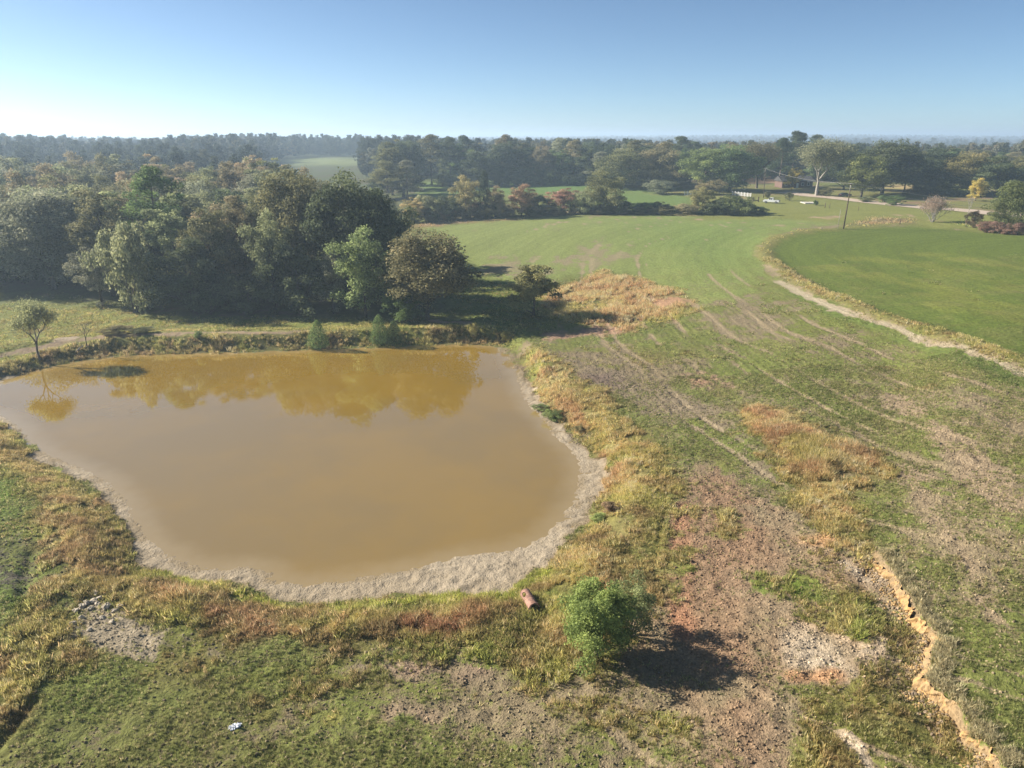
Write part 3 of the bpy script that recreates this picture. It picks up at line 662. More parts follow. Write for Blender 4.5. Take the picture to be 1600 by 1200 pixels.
# ------------------------------------------------------------------ plants: building blocks
def leaf_mesh(name, C, Nrm, size, rnd, mat, aspect=0.62, r=rng):
    """many small leaf faces: centre, facing, length"""
    n = len(C)
    Nrm = Nrm / (np.linalg.norm(Nrm, axis=1, keepdims=True) + 1e-9)
    t = r.normal(size=(n, 3)); t -= (t * Nrm).sum(1, keepdims=True) * Nrm; t /= np.linalg.norm(t, axis=1, keepdims=True) + 1e-9
    b = np.cross(Nrm, t)
    s = size[:, None]
    V = np.stack([C - t * s * 0.5, C + b * s * aspect * 0.5 + Nrm * s * 0.12, C + t * s * 0.5, C - b * s * aspect * 0.5 + Nrm * s * 0.12], 1).reshape(-1, 3)
    me = mesh_np(name, V, np.arange(4 * n).reshape(-1, 4), mat)
    a = me.attributes.new('rnd', 'FLOAT', 'FACE'); a.data.foreach_set('value', rnd.astype(np.float32))
    return me
def rdirs(n, r):
    d = r.normal(size=(n, 3)); return d / np.linalg.norm(d, axis=1, keepdims=True)
def limb(mb, a, b, r0, r1, r, sag=0.12, n=4, seg=5):
    a, b = Vector(a), Vector(b); L = (b - a).length
    off = Vector(r.normal(size=3) * sag * L * 0.5); off.z = abs(off.z) * 0.5
    pts = [a.lerp(b, t) + off * (4 * t * (1 - t)) for t in np.linspace(0, 1, n)]
    mb.tube([tuple(p) for p in pts], [r0 + (r1 - r0) * t for t in np.linspace(0, 1, n)], seg)
def broadleaf(seed, H=16.0, RAD=6.0, base=0.22, nclump=46, leaf=0.34, nleaf=11000, lob=0.35, flat=0.8, mat=None, bark=None, top=1.0, shell=0.45, stems=1, show=False):
    """a deciduous tree: trunk, limbs to the clumps, leaves on the clumps; unit height scaled to H"""
    r = np.random.default_rng(seed)
    zc = H * (base + 1) / 2; hz = H * (1 - base) / 2
    d = rdirs(nclump, r)
    ph = r.random(6) * 6.28
    lobes = 1 + lob * (np.sin(3 * np.arctan2(d[:, 1], d[:, 0]) + ph[0]) * 0.5 + np.sin(2.3 * d[:, 2] * 2 + ph[1]) * 0.3 + r.normal(size=nclump) * 0.25)
    rad = (shell + (1 - shell) * r.random(nclump) ** 0.6) * lobes * 0.84
    wz = np.where(d[:, 2] > 0, 1.0, 1.0)
    C = np.stack([d[:, 0] * rad * RAD, d[:, 1] * rad * RAD, zc + d[:, 2] * rad * hz * wz], 1)
    # narrower towards the top
    k = np.clip((C[:, 2] - zc) / hz, 0, 1); C[:, :2] *= (1 - 0.38 * k * top)[:, None]
    C[:, 2] = np.clip(C[:, 2], base * H * 0.9, H * 0.97)
    cr = RAD * (0.12 + 0.13 * r.random(nclump))
    wts = cr ** 2; pick_ = r.choice(nclump, nleaf, p=wts / wts.sum())
    dd = rdirs(nleaf, r); dd[:, 2] = np.where(r.random(nleaf) < 0.55, np.abs(dd[:, 2]), dd[:, 2])
    rr = (0.35 + 0.7 * r.random(nleaf) ** 0.5)[:, None]
    P = C[pick_] + dd * rr * cr[pick_][:, None] * np.array([1, 1, flat])
    # loose sprays outside the clumps
    P += r.normal(size=P.shape) * 0.04 * RAD
    P[:, 2] = np.maximum(P[:, 2], 0.05)
    out = P - np.array([0, 0, zc]); out /= np.linalg.norm(out, axis=1, keepdims=True) + 1e-6
    nr = dd * 0.6 + out * 0.35 + rdirs(nleaf, r) * 1.0 + np.array([0, 0, 0.25])
    crnd = r.random(nclump)
    rnd = np.clip(0.55 * crnd[pick_] + 0.45 * r.random(nleaf), 0, 1)
    lme = leaf_mesh('crown', P, nr, leaf * (0.6 + 0.8 * r.random(nleaf)), rnd, mat or M_LEAF, r=r)
    mb = MB(); r0 = H * 0.017
    ztop = H * (0.55 if stems == 1 else 0.35)
    if stems == 1:
        pts = [(0, 0, -0.4)] + [(r.normal() * 0.012 * H * t, r.normal() * 0.012 * H * t, ztop * t) for t in (0.15, 0.4, 0.7, 1.0)]
        mb.tube(pts, [r0 * 1.35, r0 * 1.05, r0 * 0.9, r0 * 0.7, r0 * 0.45], 7)
        order = np.argsort(-cr)[:22 if show else 14]
        for i in order:
            zz = max(base * H * 0.75, min(ztop, C[i, 2] - 0.6 * math.hypot(C[i, 0], C[i, 1]) - 0.5))
            tt = zz / ztop
            limb(mb, (0, 0, zz), C[i], r0 * (0.55 - 0.25 * tt), r0 * 0.08, r, 0.14)
    else:
        for i in np.argsort(-cr)[:stems * 3]:
            limb(mb, (r.normal() * 0.05 * RAD, r.normal() * 0.05 * RAD, -0.1), C[i], r0 * 0.6, r0 * 0.1, r, 0.1)
    tme = mb.mesh('trunk', bark or M_BARK, True)
    return dict(H=H, W=1.6 * RAD, parts=[('trunk', tme), ('crown', lme)])
def pine(seed, H=22.0, RAD=4.2, base=0.42, nclump=38, leaf=0.42, nleaf=8000, mat=None):
    r = np.random.default_rng(seed)
    t = base + (1 - base) * np.sort(r.random(nclump)) ** 0.85
    prof = np.sin(np.clip((1 - t) / (1 - base), 0, 1) * 2.3) * 0.9 + 0.18
    az = r.random(nclump) * 6.28; rad = RAD * prof * (0.35 + 0.65 * r.random(nclump))
    C = np.stack([np.cos(az) * rad, np.sin(az) * rad, t * H], 1); C[-3:, :2] *= 0.3
    cr = RAD * (0.2 + 0.16 * r.random(nclump))
    wts = cr ** 2; pk = r.choice(nclump, nleaf, p=wts / wts.sum()); dd = rdirs(nleaf, r)
    P = C[pk] + dd * (0.3 + 0.75 * r.random(nleaf) ** 0.5)[:, None] * cr[pk][:, None] * np.array([1.1, 1.1, 0.7])
    nr = dd * 0.7 + rdirs(nleaf, r) * 0.7 + np.array([0, 0, 0.35])
    rnd = np.clip(0.45 * r.random(nclump)[pk] + 0.55 * r.random(nleaf), 0, 1)
    lme = leaf_mesh('crown', P, nr, leaf * (0.6 + 0.8 * r.random(nleaf)), rnd, mat or M_LEAF, 0.45, r)
    mb = MB(); r0 = H * 0.011
    mb.tube([(0, 0, -0.4), (0.1, 0, H * 0.3), (-0.1, 0.15, H * 0.65), (0, 0, H * 0.95)], [r0 * 1.3, r0, r0 * 0.7, r0 * 0.15], 7)
    for i in range(0, nclump, 2): limb(mb, (0, 0, max(C[i, 2] - 0.25 * rad[i], 0.3 * H)), C[i], r0 * 0.3, r0 * 0.06, r, 0.1, 3, 4)
    return dict(H=H, W=2 * RAD, parts=[('trunk', mb.mesh('trunk', M_BARK, True)), ('crown', lme)])
def conifer(seed, H=4.0, RAD=1.0, nleaf=3500, leaf=0.16, expo=0.75):
    """a juniper: a dense pointed cone, ragged at the edge"""
    r = np.random.default_rng(seed)
    t = r.random(nleaf) ** 1.5; az = r.random(nleaf) * 6.28
    ridge = 1 + 0.22 * np.sin(5 * az + 9 * t + r.random()) + 0.15 * np.sin(11 * az - 17 * t)
    rad = RAD * (np.minimum(1, (t + 0.08) * 6) * (1 - t) ** expo) * ridge * (0.5 + 0.55 * r.random(nleaf) ** 0.4)
    P = np.stack([np.cos(az) * rad, np.sin(az) * rad, 0.05 * H + t * H * 0.95 + r.normal(size=nleaf) * 0.03 * H], 1)
    P[:, 2] = np.maximum(P[:, 2], 0.03)
    nr = np.stack([np.cos(az), np.sin(az), np.full(nleaf, 0.5)], 1) + rdirs(nleaf, r) * 0.8
    lme = leaf_mesh('crown', P, nr, leaf * (0.6 + 0.8 * r.random(nleaf)), r.random(nleaf), M_LEAF, 0.4, r)
    mb = MB().tube([(0, 0, -0.15), (0, 0, H * 0.8)], [H * 0.02, H * 0.005], 6)
    return dict(H=H, W=2 * RAD, parts=[('trunk', mb.mesh('trunk', M_BARK, True)), ('crown', lme)])
def twiggy(seed, H=7.0, RAD=3.5, depth=4, nleaf=1500, leaf=0.22, bark=None, spread=0.75, trunk=0.28, leafy_top=True, stems=1):
    """an open tree whose limbs show: forked branches with thin foliage on the twigs"""
    r = np.random.default_rng(seed); mb = MB(); tips = []
    def grow_(p, dvec, L, rad, k):
        q = p + dvec * L; mid_ = (p + q) / 2 + Vector(r.normal(size=3) * L * 0.06)
        mb.tube([tuple(p), tuple(mid_), tuple(q)], [rad, rad * 0.85, rad * 0.66], 5 if k > 1 else 4, False)
        if k <= 2: tips.append((np.array(mid_), k)); tips.append((np.array(q), k))
        if k == 0: return
        nb = 3 if r.random() < 0.65 else 2
        a0 = r.random() * 6.28
        for j in range(nb):
            a = a0 + 6.28 * j / nb + r.normal() * 0.3
            side = Vector((math.cos(a), math.sin(a), 0.12))
            nd = (dvec * (1.0 - 0.35 * spread) + side * spread * (0.6 + 0.4 * r.random()) + Vector((0, 0, 0.10))).normalized()
            grow_(q, nd, L * (0.66 + 0.2 * r.random()), rad * 0.62, k - 1)
    for s_i in range(stems):
        tilt = Vector((r.normal() * (0.08 if stems == 1 else 0.45), r.normal() * (0.08 if stems == 1 else 0.45), 1)).normalized()
        grow_(Vector((0, 0, -0.15)), tilt, H * trunk, H * (0.026 if stems == 1 else 0.01), depth)
    V = np.array(mb.V); zmax = V[:, 2].max(); rmax = np.hypot(V[:, 0], V[:, 1]).max()
    ks = np.array([RAD / rmax, RAD / rmax, H / zmax]); V = V * ks; mb.V = [tuple(v) for v in V]
    parts = [('trunk', mb.mesh('trunk', bark or M_BARK, True))]
    if nleaf:
        T = np.array([t for t, k in tips]) * ks
        wt = (0.15 + np.clip(T[:, 2] / H, 0, 1) ** 1.5) if leafy_top else np.ones(len(T))
        pk = r.choice(len(T), nleaf, p=wt / wt.sum())
        P = T[pk] + r.normal(size=(nleaf, 3)) * 0.055 * H
        P[:, 2] = np.maximum(P[:, 2], 0.1)
        parts.append(('crown', leaf_mesh('crown', P, rdirs(nleaf, r) + np.array([0, 0, 0.5]), leaf * (0.6 + 0.8 * r.random(nleaf)), np.clip(0.4 * r.random(len(T))[pk] + 0.6 * r.random(nleaf), 0, 1), M_LEAF, r=r)))
    return dict(H=H, W=2 * RAD, parts=parts)

PR = {}
PR['oak'] = [broadleaf(11, 16, 6.6, 0.06, 105, 0.36, 19000), broadleaf(12, 15, 6.2, 0.07, 95, 0.36, 17000, 0.5), broadleaf(13, 17, 6.4, 0.08, 110, 0.36, 19000, 0.3)]
PR['tall'] = [broadleaf(21, 20, 4.8, 0.12, 92, 0.36, 15000, 0.45), broadleaf(22, 21, 4.4, 0.14, 86, 0.36, 14000, 0.55), broadleaf(23, 19, 5.0, 0.1, 92, 0.36, 15000, 0.4)]
PR['airy'] = [broadleaf(31, 15, 4.2, 0.05, 76, 0.32, 11000, 0.6, shell=0.3), broadleaf(32, 13, 4.6, 0.04, 72, 0.32, 11000, 0.55, shell=0.35)]
PR['low'] = [broadleaf(41, 7, 4.0, 0.0, 64, 0.26, 9500, 0.4, stems=5), broadleaf(42, 6, 3.6, 0.0, 58, 0.26, 9000, 0.5, stems=5), broadleaf(43, 8, 3.4, 0.0, 60, 0.26, 9000, 0.5, stems=4)]
PR['pine'] = [pine(51), pine(52, 23, 4.4, 0.46), pine(53, 20, 4.6, 0.32)]
PR['bushcedar'] = [pine(64, 10, 4.2, 0.03, 46, 0.34, 9000), pine(65, 9, 4.4, 0.04, 46, 0.34, 9000)]
PR['cedar'] = [conifer(61, 9, 2.4, 9000, 0.34)]
PR['juniper'] = [conifer(62, 4, 1.35, 4200, 0.17, 0.5), conifer(63, 3.6, 1.4, 4200, 0.17, 0.42)]
PR['column'] = [conifer(66, 12, 2.6, 7000, 0.34, 0.3)]
PR['limby'] = [twiggy(71, 18, 8.0, 5, 19000, 0.4, M_PALEBARK, 0.62, 0.22, False), twiggy(72, 15, 7.5, 5, 11000, 0.4, M_BARK, 0.7, 0.2, False)]
PR['lone'] = [twiggy(81, 8, 4.2, 5, 8000, 0.22, M_BARK, 0.72, 0.27)]
PR['sapling'] = [twiggy(82, 4, 1.5, 4, 260, 0.14, M_BARK, 0.5, 0.3)]
PR['bare'] = [twiggy(91, 6, 2.2, 5, 0, 0.1, M_PALEBARK, 0.45, 0.26)]
PR['bareshrub'] = [twiggy(92, 5, 3.8, 4, 7000, 0.17, M_GREYWOOD, 0.6, 0.2, False, 18)]

CNT = {}
def plant(kind, x, y, h, wd, col, label, cat, group=None, name=None, var=None, rz=None, sink=0.0):
    P = PR[kind]; k = CNT.get(kind, 0); CNT[kind] = k + 1
    pr = P[var if var is not None else k % len(P)]
    o = empty(name or 'tree', (x, y, gz(x, y) - sink), rz if rz is not None else random.uniform(0, 6.28), (wd / pr['W'], wd / pr['W'], h / pr['H']))
    for nm, me in pr['parts']:
        c = link(nm, me, o)
        if nm == 'crown':
            j = 1 + random.uniform(-0.10, 0.10); g = 1 + random.uniform(-0.05, 0.05)
            c.color = (col[0] * j * 2.15, col[1] * j * g * 2.2, col[2] * j * 2.15, 1)
    return tag(o, label, cat, group)
def top_z(v, y):
    b = -(v - 600) / FPX; return CAM_H + y * (-SP + b * CP) / (CP + b * SP)
def cam_depth(y, z): return y * CP + (CAM_H - z) * SP
def at_depth(u, y, z=3.0): return (u - 800) / FPX * cam_depth(y, z)
def planted(kind, u, vtop, wpx, col, label, cat, vb=None, y=None, group=None, name=None, var=None, sink=0.0, rz=None):
    """a plant surveyed by where it stands (foot in the photo or distance), its top and its width"""
    if y is None: x, y = pick(u, vb)
    else: x = at_depth(u, y)
    g = gz(x, y); h = max(top_z(vtop, y) - g, 0.6); wd = wpx / FPX * cam_depth(y, g + h / 2)
    return plant(kind, x, y, h + sink, wd, col, label, cat, group, name, var, rz, sink)
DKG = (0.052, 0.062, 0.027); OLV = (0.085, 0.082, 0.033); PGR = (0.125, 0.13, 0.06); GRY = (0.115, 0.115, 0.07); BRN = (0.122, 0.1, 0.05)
ORG = (0.15, 0.112, 0.058); LGR = (0.115, 0.145, 0.04); YEL = (0.23, 0.18, 0.035); RST = (0.17, 0.07, 0.04); PIN = (0.04, 0.052, 0.027); GRN = (0.065, 0.09, 0.028)

# ------------------------------------------------------------------ the wood on the left
FRONT = [
 ('low', 5, 366, 150, DKG, 445, 'low dark green tree at the left edge of the photo, before the wood'),
 ('oak', 85, 284, 140, GRY, 452, 'broad pale grey-green oak at the left end of the wood, limbs showing'),
 ('tall', 178, 290, 85, OLV, 462, 'tall olive tree just right of the broad pale oak'),
 ('airy', 160, 372, 60, GRY, 478, 'small silvery tree at the left front corner of the wood'),
 ('low', 213, 335, 84, PGR, 488, 'pale olive low-branched tree standing foremost at the wood, leaves to the ground'),
 ('pine', 262, 262, 92, GRN, 455, 'round-topped bright dark green tree rising over the left wood'),
 ('tall', 285, 300, 70, PGR, 468, 'tree with pale yellow-green top in the middle of the left wood'),
 ('tall', 338, 308, 75, OLV, 478, 'slender olive tree on the shaded front of the left wood'),
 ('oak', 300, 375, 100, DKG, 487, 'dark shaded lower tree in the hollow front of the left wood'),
 ('tall', 375, 300, 70, BRN, 470, 'brownish tall tree left of the dark gap in the wood'),
 ('airy', 432, 332, 66, PGR, 484, 'grey-green tree right of the dark gap in the wood'),
 ('oak', 470, 252, 118, OLV, 462, 'tallest olive tree in the middle of the left wood'),
 ('oak', 556, 258, 128, DKG, 470, 'big dark green oak at the right shoulder of the left wood'),
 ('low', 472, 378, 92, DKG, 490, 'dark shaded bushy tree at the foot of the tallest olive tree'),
 ('airy', 521, 380, 50, GRY, 490, 'small grey-green tree beside the light green one, on its left'),
 ('oak', 605, 300, 90, DKG, 465, 'dark tree behind the brownish oak at the right end of the wood'),
 ('airy', 572, 358, 82, (0.12,0.138,0.052), 496, 'light green tree left of the brownish oak by the dam'),
 ('oak', 668, 348, 134, (0.105,0.09,0.042), 500, 'round brownish-olive oak at the right end of the wood'),
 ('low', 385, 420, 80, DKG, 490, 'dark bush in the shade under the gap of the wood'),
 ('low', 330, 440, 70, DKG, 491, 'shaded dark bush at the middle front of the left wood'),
 ('low', 630, 452, 60, GRN, 502, 'small green bush at the foot of the brownish oak'),
]
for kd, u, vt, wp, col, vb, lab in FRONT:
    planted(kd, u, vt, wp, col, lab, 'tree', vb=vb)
r2 = np.random.default_rng(5)
ORD = ['first', 'second', 'third', 'fourth', 'fifth', 'sixth', 'seventh', 'eighth', 'ninth', 'tenth', 'eleventh', 'twelfth', 'thirteenth', 'fourteenth', 'fifteenth', 'sixteenth', 'seventeenth', 'eighteenth', 'nineteenth', 'twentieth', 'twenty-first', 'twenty-second', 'twenty-third', 'twenty-fourth']
SHAPE = {'tall': 'tall tree', 'oak': 'broad tree', 'airy': 'loose-crowned tree', 'pine': 'pine', 'low': 'bush'}
def hue(c):
    n = {DKG: 'dark green', PIN: 'blackish green', OLV: 'olive', GRY: 'grey-green', BRN: 'brown', ORG: 'orange-brown', PGR: 'pale olive', GRN: 'green', LGR: 'light green'}
    return n.get(c, 'olive')
class Row:
    def __init__(s, where, group, mid='row'): s.where, s.group, s.items, s.rows, s.k = where, group, [], -1, 0
    def add(s, row, args, kw): s.items.append((row, args, kw))
    def flush(s):
        rows = sorted({r for r, a, k in s.items}); names = ['front row', 'second row', 'third row', 'fourth row', 'fifth row', 'sixth row', 'seventh row', 'eighth row']
        for ri, rr in enumerate(rows):
            its = sorted([i for i in s.items if i[0] == rr], key=lambda i: i[1][1])
            for n, (_, a, k) in enumerate(its):
                kd, u, vt, wp, col = a
                planted(kd, u, vt, wp, col, '%s %s, %s from left, %s of %s' % (hue(col), SHAPE[kd], ORD[n], names[ri], s.where), 'bush' if kd == 'low' else 'tree', group=s.group, **k)
W = Row('the left wood', 'trees inside the left wood')
for y in np.arange(141, 190, 11.5):
    for u in np.arange(-90, 600, 76 * 150 / y):
        uu = u + r2.uniform(-18, 18); yy = y + r2.uniform(-3, 3)
        if uu > (590 if yy < 165 else 540): continue
        vt = 293 - (yy - 140) * 0.45 + r2.uniform(-14, 16)
        if 330 < uu < 420: vt += 14
        W.add(y, (['tall', 'oak', 'tall', 'airy'][r2.integers(4)], uu, vt, r2.uniform(84, 112) * 140 / yy, [OLV, DKG, GRY, OLV, OLV, PGR, BRN, GRY][r2.integers(8)]), dict(y=yy))
W.flush()
W = Row('the brown belt of woods', 'brown belt behind the left wood')
for y in np.arange(204, 262, 14):
    for u in np.arange(-70, 480, 50 * 220 / y):
        uu = u + r2.uniform(-14, 14); yy = y + r2.uniform(-4, 4)
        vt = 250 - (yy - 230) * 0.12 + r2.uniform(-10, 16)
        col = [BRN, ORG, OLV, PGR, BRN, ORG][r2.integers(6)]
        if uu < 200: col = [OLV, PGR, GRY, BRN][r2.integers(4)]
        W.add(y, (['tall', 'tall', 'airy'][r2.integers(3)], uu, vt, r2.uniform(48, 64), col), dict(y=yy))
W.flush()
W = Row('the dark grove beyond the wood', 'dark grove before the far fields')
for y in np.arange(300, 400, 20):
    for u in np.arange(470, 690, 38 * 340 / y):
        uu = u + r2.uniform(-10, 10); yy = y + r2.uniform(-5, 5)
        if uu > 640 + (y - 295) * 0.55: continue
        if uu < 585: continue
        vt = (258 if yy < 330 else 219) + r2.uniform(-9, 14) - (yy - 330) * 0.09
        col = [DKG, PIN, DKG, OLV, BRN, GRY][r2.integers(6)]
        W.add(y, (['tall', 'pine', 'oak', 'pine'][r2.integers(4)], uu, max(vt, 206), r2.uniform(44, 60) * 330 / yy, col), dict(y=yy))
W.flush()

# ------------------------------------------------------------------ hedgerow along the top of the pale green field
HEDGE = [
 ('airy', 650, 302, 34, (0.19,0.15,0.06), 'yellowish sapling at the left end of the hedgerow'), ('low', 668, 300, 36, PGR, 'pale green shrub second from the left end of the hedgerow'),
 ('cedar', 681, 312, 20, GRN, 'small green cedar near the left end of the hedgerow'), ('low', 700, 304, 40, DKG, 'dark rounded shrub in the left half of the hedgerow'),
 ('airy', 727, 276, 42, (0.15,0.125,0.05), 'tallest golden-olive tree in the left half of the hedgerow'), ('low', 728, 321, 28, GRY, 'grey low shrub below the tallest golden-olive hedgerow tree'),
 ('column', 757, 268, 20, (0.025,0.033,0.02), 'dark columnar cedar standing against the far green field'), ('low', 752, 318, 34, OLV, 'olive shrub below the dark columnar cedar'),
 ('airy', 744, 308, 22, (0.15,0.085,0.05), 'small red-leaved sapling left of the olive shrub in the hedgerow'),
 ('airy', 773, 292, 34, ORG, 'orange-tinged tree right of the dark columnar cedar'), ('airy', 775, 305, 22, (0.19,0.13,0.04), 'small yellow-orange tree in the hedgerow'),
 ('low', 792, 316, 26, BRN, 'brownish round shrub at the middle of the hedgerow'), ('airy', 815, 289, 46, (0.15,0.09,0.05), 'russet-brown tree at the middle of the hedgerow'),
 ('low', 845, 302, 40, DKG, 'dark green shrub left of the red tree'), ('airy', 880, 288, 42, (0.17,0.095,0.06), 'red-leaved tree standing out in the hedgerow'),
 ('low', 910, 298, 40, PGR, 'pale olive shrub right of the red tree'), ('oak', 945, 268, 62, OLV, 'largest tree of the hedgerow, olive, beside the old pole'),
 ('low', 925, 318, 34, PGR, 'low yellowish shrub at the foot of the largest hedgerow tree'), ('low', 978, 312, 40, DKG, 'dark green shrub just right of the largest hedgerow tree'),
 ('low', 1003, 314, 38, GRN, 'green shrub left of the gap in the hedgerow'), ('low', 1028, 313, 20, DKG, 'small dark shrub in the gap of the hedgerow'),
 ('low', 1045, 320, 40, (0.14,0.12,0.06), 'tan weedy shrub in the gap of the hedgerow'), ('low', 1070, 317, 36, (0.15,0.13,0.065), 'pale tan shrub left of the bush clump'),
 ('airy', 1097, 293, 40, (0.12,0.105,0.04), 'tallest olive tree of the bush clump near the truck'), ('low', 1118, 309, 40, DKG, 'dark bush right of the tallest tree in the bush clump'),
 ('low', 1108, 320, 18, (0.17,0.13,0.06), 'small buff shrub at the front of the bush clump'), ('low', 1131, 318, 20, (0.18,0.15,0.07), 'buff seeding shrub in the middle front of the bush clump'),
 ('low', 1150, 303, 54, (0.075,0.085,0.03), 'broad olive bush with feathery top in the bush clump'), ('low', 1160, 320, 24, (0.15,0.135,0.055), 'yellowish small shrub at the right front of the bush clump'),
 ('low', 1185, 321, 26, GRN, 'dark green bush at the right end of the bush clump'), ('low', 1060, 330, 60, (0.13,0.115,0.05), 'low scrubby shrub at the field edge before the gap'),
 ('low', 860, 318, 40, BRN, 'brown scrub at the foot of the red tree'), ('low', 690, 325, 34, DKG, 'dark low shrub at the left foot of the hedgerow'),
 ('low', 830, 320, 36, BRN, 'brown undergrowth shrub below the russet tree'), ('low', 960, 325, 40, BRN, 'brown low shrub before the old pole'),
 ('low', 1140, 326, 60, DKG, 'dark shaded foot shrub along the bush clump'),
]
for i, (kd, u, vt, wp, col, lab) in enumerate(HEDGE):
    vb = np.interp(u, [640, 700, 800, 900, 1000, 1100, 1190], [350, 345, 340, 336, 336, 337, 337]) - 2.0 - (i % 3) * 0.8
    planted(kd, u, vt, wp, tuple(c * 1.15 for c in col), lab, 'shrub' if kd == 'low' else 'tree', vb=vb, name='shrub' if kd == 'low' else 'tree', sink=0.3)

W = Row('scrub along the hedgerow foot', 'scrub along the hedgerow foot')
for u in np.arange(648, 1190, 25):
    W.add(0, ('low', u + r2.uniform(-7, 7), 324 + r2.uniform(-8, 5) + (6 if u < 690 else 0), r2.uniform(26, 40), [BRN, DKG, OLV, BRN][r2.integers(4)]), dict(vb=float(np.interp(u, [640, 700, 800, 900, 1000, 1100, 1190], [350, 345, 340, 336, 336, 337, 337])) - 1.6, name='shrub', sink=0.2))
W.flush()
# ------------------------------------------------------------------ treeline behind the second field, and the farmstead trees
W = Row('the far treeline', 'treeline behind the far green fields')
for y in (352, 374, 396):
    for u in np.arange(700, 1090, 25 * 380 / y):
        uu = u + r2.uniform(-8, 8); yy = y + r2.uniform(-5, 5)
        if uu < 930 and y < 372: continue
        if uu > 1075 and y < 360: continue
        vt = 226 - (yy - 360) * 0.14 + r2.uniform(-8, 13)
        col = [DKG, PIN, OLV, DKG, GRN, GRY, BRN][r2.integers(7)]
        W.add(y, (['pine', 'tall', 'oak', 'tall', 'oak'][r2.integers(5)], uu, vt, r2.uniform(36, 54) * 370 / yy, col), dict(y=yy))
W.flush()
W = Row('undergrowth below the far treeline', 'understorey of the far treeline')
for u in np.arange(690, 940, 22):
    W.add(0, ('low', u + r2.uniform(-6, 6), 268 + r2.uniform(-6, 5), r2.uniform(28, 42), DKG), dict(y=368 + r2.uniform(-3, 3), name='shrub'))
W.flush()
W = Row('scrub beside the far pasture', 'bushes beside the pasture')
for u in np.arange(955, 1080, 20):
    W.add(0, ('low', u + r2.uniform(-6, 6), 280 + r2.uniform(-6, 5), r2.uniform(28, 42), DKG), dict(y=346 + r2.uniform(-3, 3), name='shrub'))
W.flush()
FARM = [
 ('low', 1032, 279, 46, GRY, 303, 'grey-green rounded shrub at the edge of the far pasture'), ('oak', 970, 228, 60, OLV, 296, 'olive oak at the front of the treeline, left of the pasture corner'),
 ('oak', 1030, 224, 62, BRN, 295, 'brown-olive oak above the grey-green rounded shrub'), ('low', 1110, 279, 42, (0.13,0.105,0.05), 304, 'buff and green bush beside the white fence'),
 ('oak', 1100, 226, 62, LGR, 299, 'bright green oak left of the lane trees'), ('oak', 1140, 222, 70, GRN, 298, 'big dark green oak above the white fence'),
 ('limby', 1182, 226, 66, (0.09,0.082,0.035), 294, 'spreading tree with open grey limbs behind the white truck'),
 ('pine', 1217, 218, 34, PIN, 291, 'pine with bare trunk left of the tallest pine'), ('pine', 1236, 206, 46, PIN, 288, 'tallest dark pine rising over the horizon'),
 ('pine', 1268, 213, 34, PIN, 284, 'dark pine just right of the tallest pine'), ('airy', 1237, 256, 22, YEL, 296, 'small yellow-leaved tree under the tallest pine'),
 ('limby', 1275, 222, 84, (0.115,0.115,0.06), 306, 'sycamore with white trunk and thin grey-green crown'),
 ('oak', 1318, 228, 54, DKG, 296, 'dark tree between the sycamore and the tall pole'), ('oak', 1345, 236, 56, (0.095,0.1,0.03), 309, 'olive tree in front of the biggest dark oak, behind the pole'),
 ('oak', 1378, 214, 84, DKG, 303, 'biggest dark oak right of the pole'), ('pine', 1412, 236, 44, PIN, 304, 'dark pine with straight trunk right of the biggest oak'),
 ('oak', 1452, 232, 72, PIN, 300, 'dark broad tree at the right part of the farm trees'), ('oak', 1428, 240, 50, DKG, 300, 'shaded tree between dark pine and dark broad tree'),
 ('oak', 1512, 234, 74, (0.12,0.105,0.035), 303, 'golden-olive tree behind the small yellow tree on the right'), ('oak', 1556, 246, 66, DKG, 306, 'dark tree right of the golden-olive tree'),
 ('airy', 1524, 279, 26, YEL, 314, 'small yellow tree with bare lower stem on the right'), ('oak', 1595, 240, 60, OLV, 303, 'olive tree at the right edge behind the cedars'),
 ('low', 1490, 275, 60, DKG, 306, 'dark bush under the golden-olive tree'), ('low', 1448, 280, 60, DKG, 305, 'dark bush beside the shaded lawn'),
 ('low', 1381, 304, 20, GRN, 317, 'small shrub left of the green lane-side shrub'), ('low', 1398, 303, 28, GRN, 321, 'green shrub beside the gravel lane'),
 ('low', 1352, 306, 22, PGR, 316, 'pale green shrub by the lane behind the pole'), ('low', 1288, 293, 24, OLV, 306, 'olive shrub right of the sycamore trunk'),
 ('low', 1233, 299, 12, OLV, 314, 'small round shrub right of the white truck'), ('low', 1199, 297, 10, OLV, 309, 'small round shrub behind the white truck'),
 ('low', 1274, 312, 7, GRN, 321, 'small bush at the end of the concrete slab'),
 ('bareshrub', 1457, 306, 56, (0.16,0.115,0.08), 347, 'grey leafless thicket beside the lane'), ('bare', 1509, 305, 22, BRN, 352, 'pale bare sapling left of the cedars'),
 ('low', 1521, 327, 22, (0.075,0.055,0.03), 356, 'small brown-green bush right of the bare sapling'),
 ('bushcedar', 1572, 288, 60, (0.075,0.085,0.028), 360, 'layered olive cedar at the right edge'), ('bushcedar', 1612, 250, 60, (0.07,0.08,0.028), 362, 'tall cedar cut off by the right edge'),
 ('bushcedar', 1552, 318, 34, (0.08,0.09,0.03), 361, 'short cedar left of the layered olive cedar'),
 ('low', 1540, 343, 26, (0.15,0.085,0.06), 363, 'reddish bramble at the foot of the short cedar'), ('low', 1562, 345, 28, (0.14,0.085,0.06), 365, 'reddish bramble below the layered cedar'),
 ('low', 1588, 346, 30, (0.13,0.08,0.055), 367, 'reddish bramble at the right edge of the green field'),
]
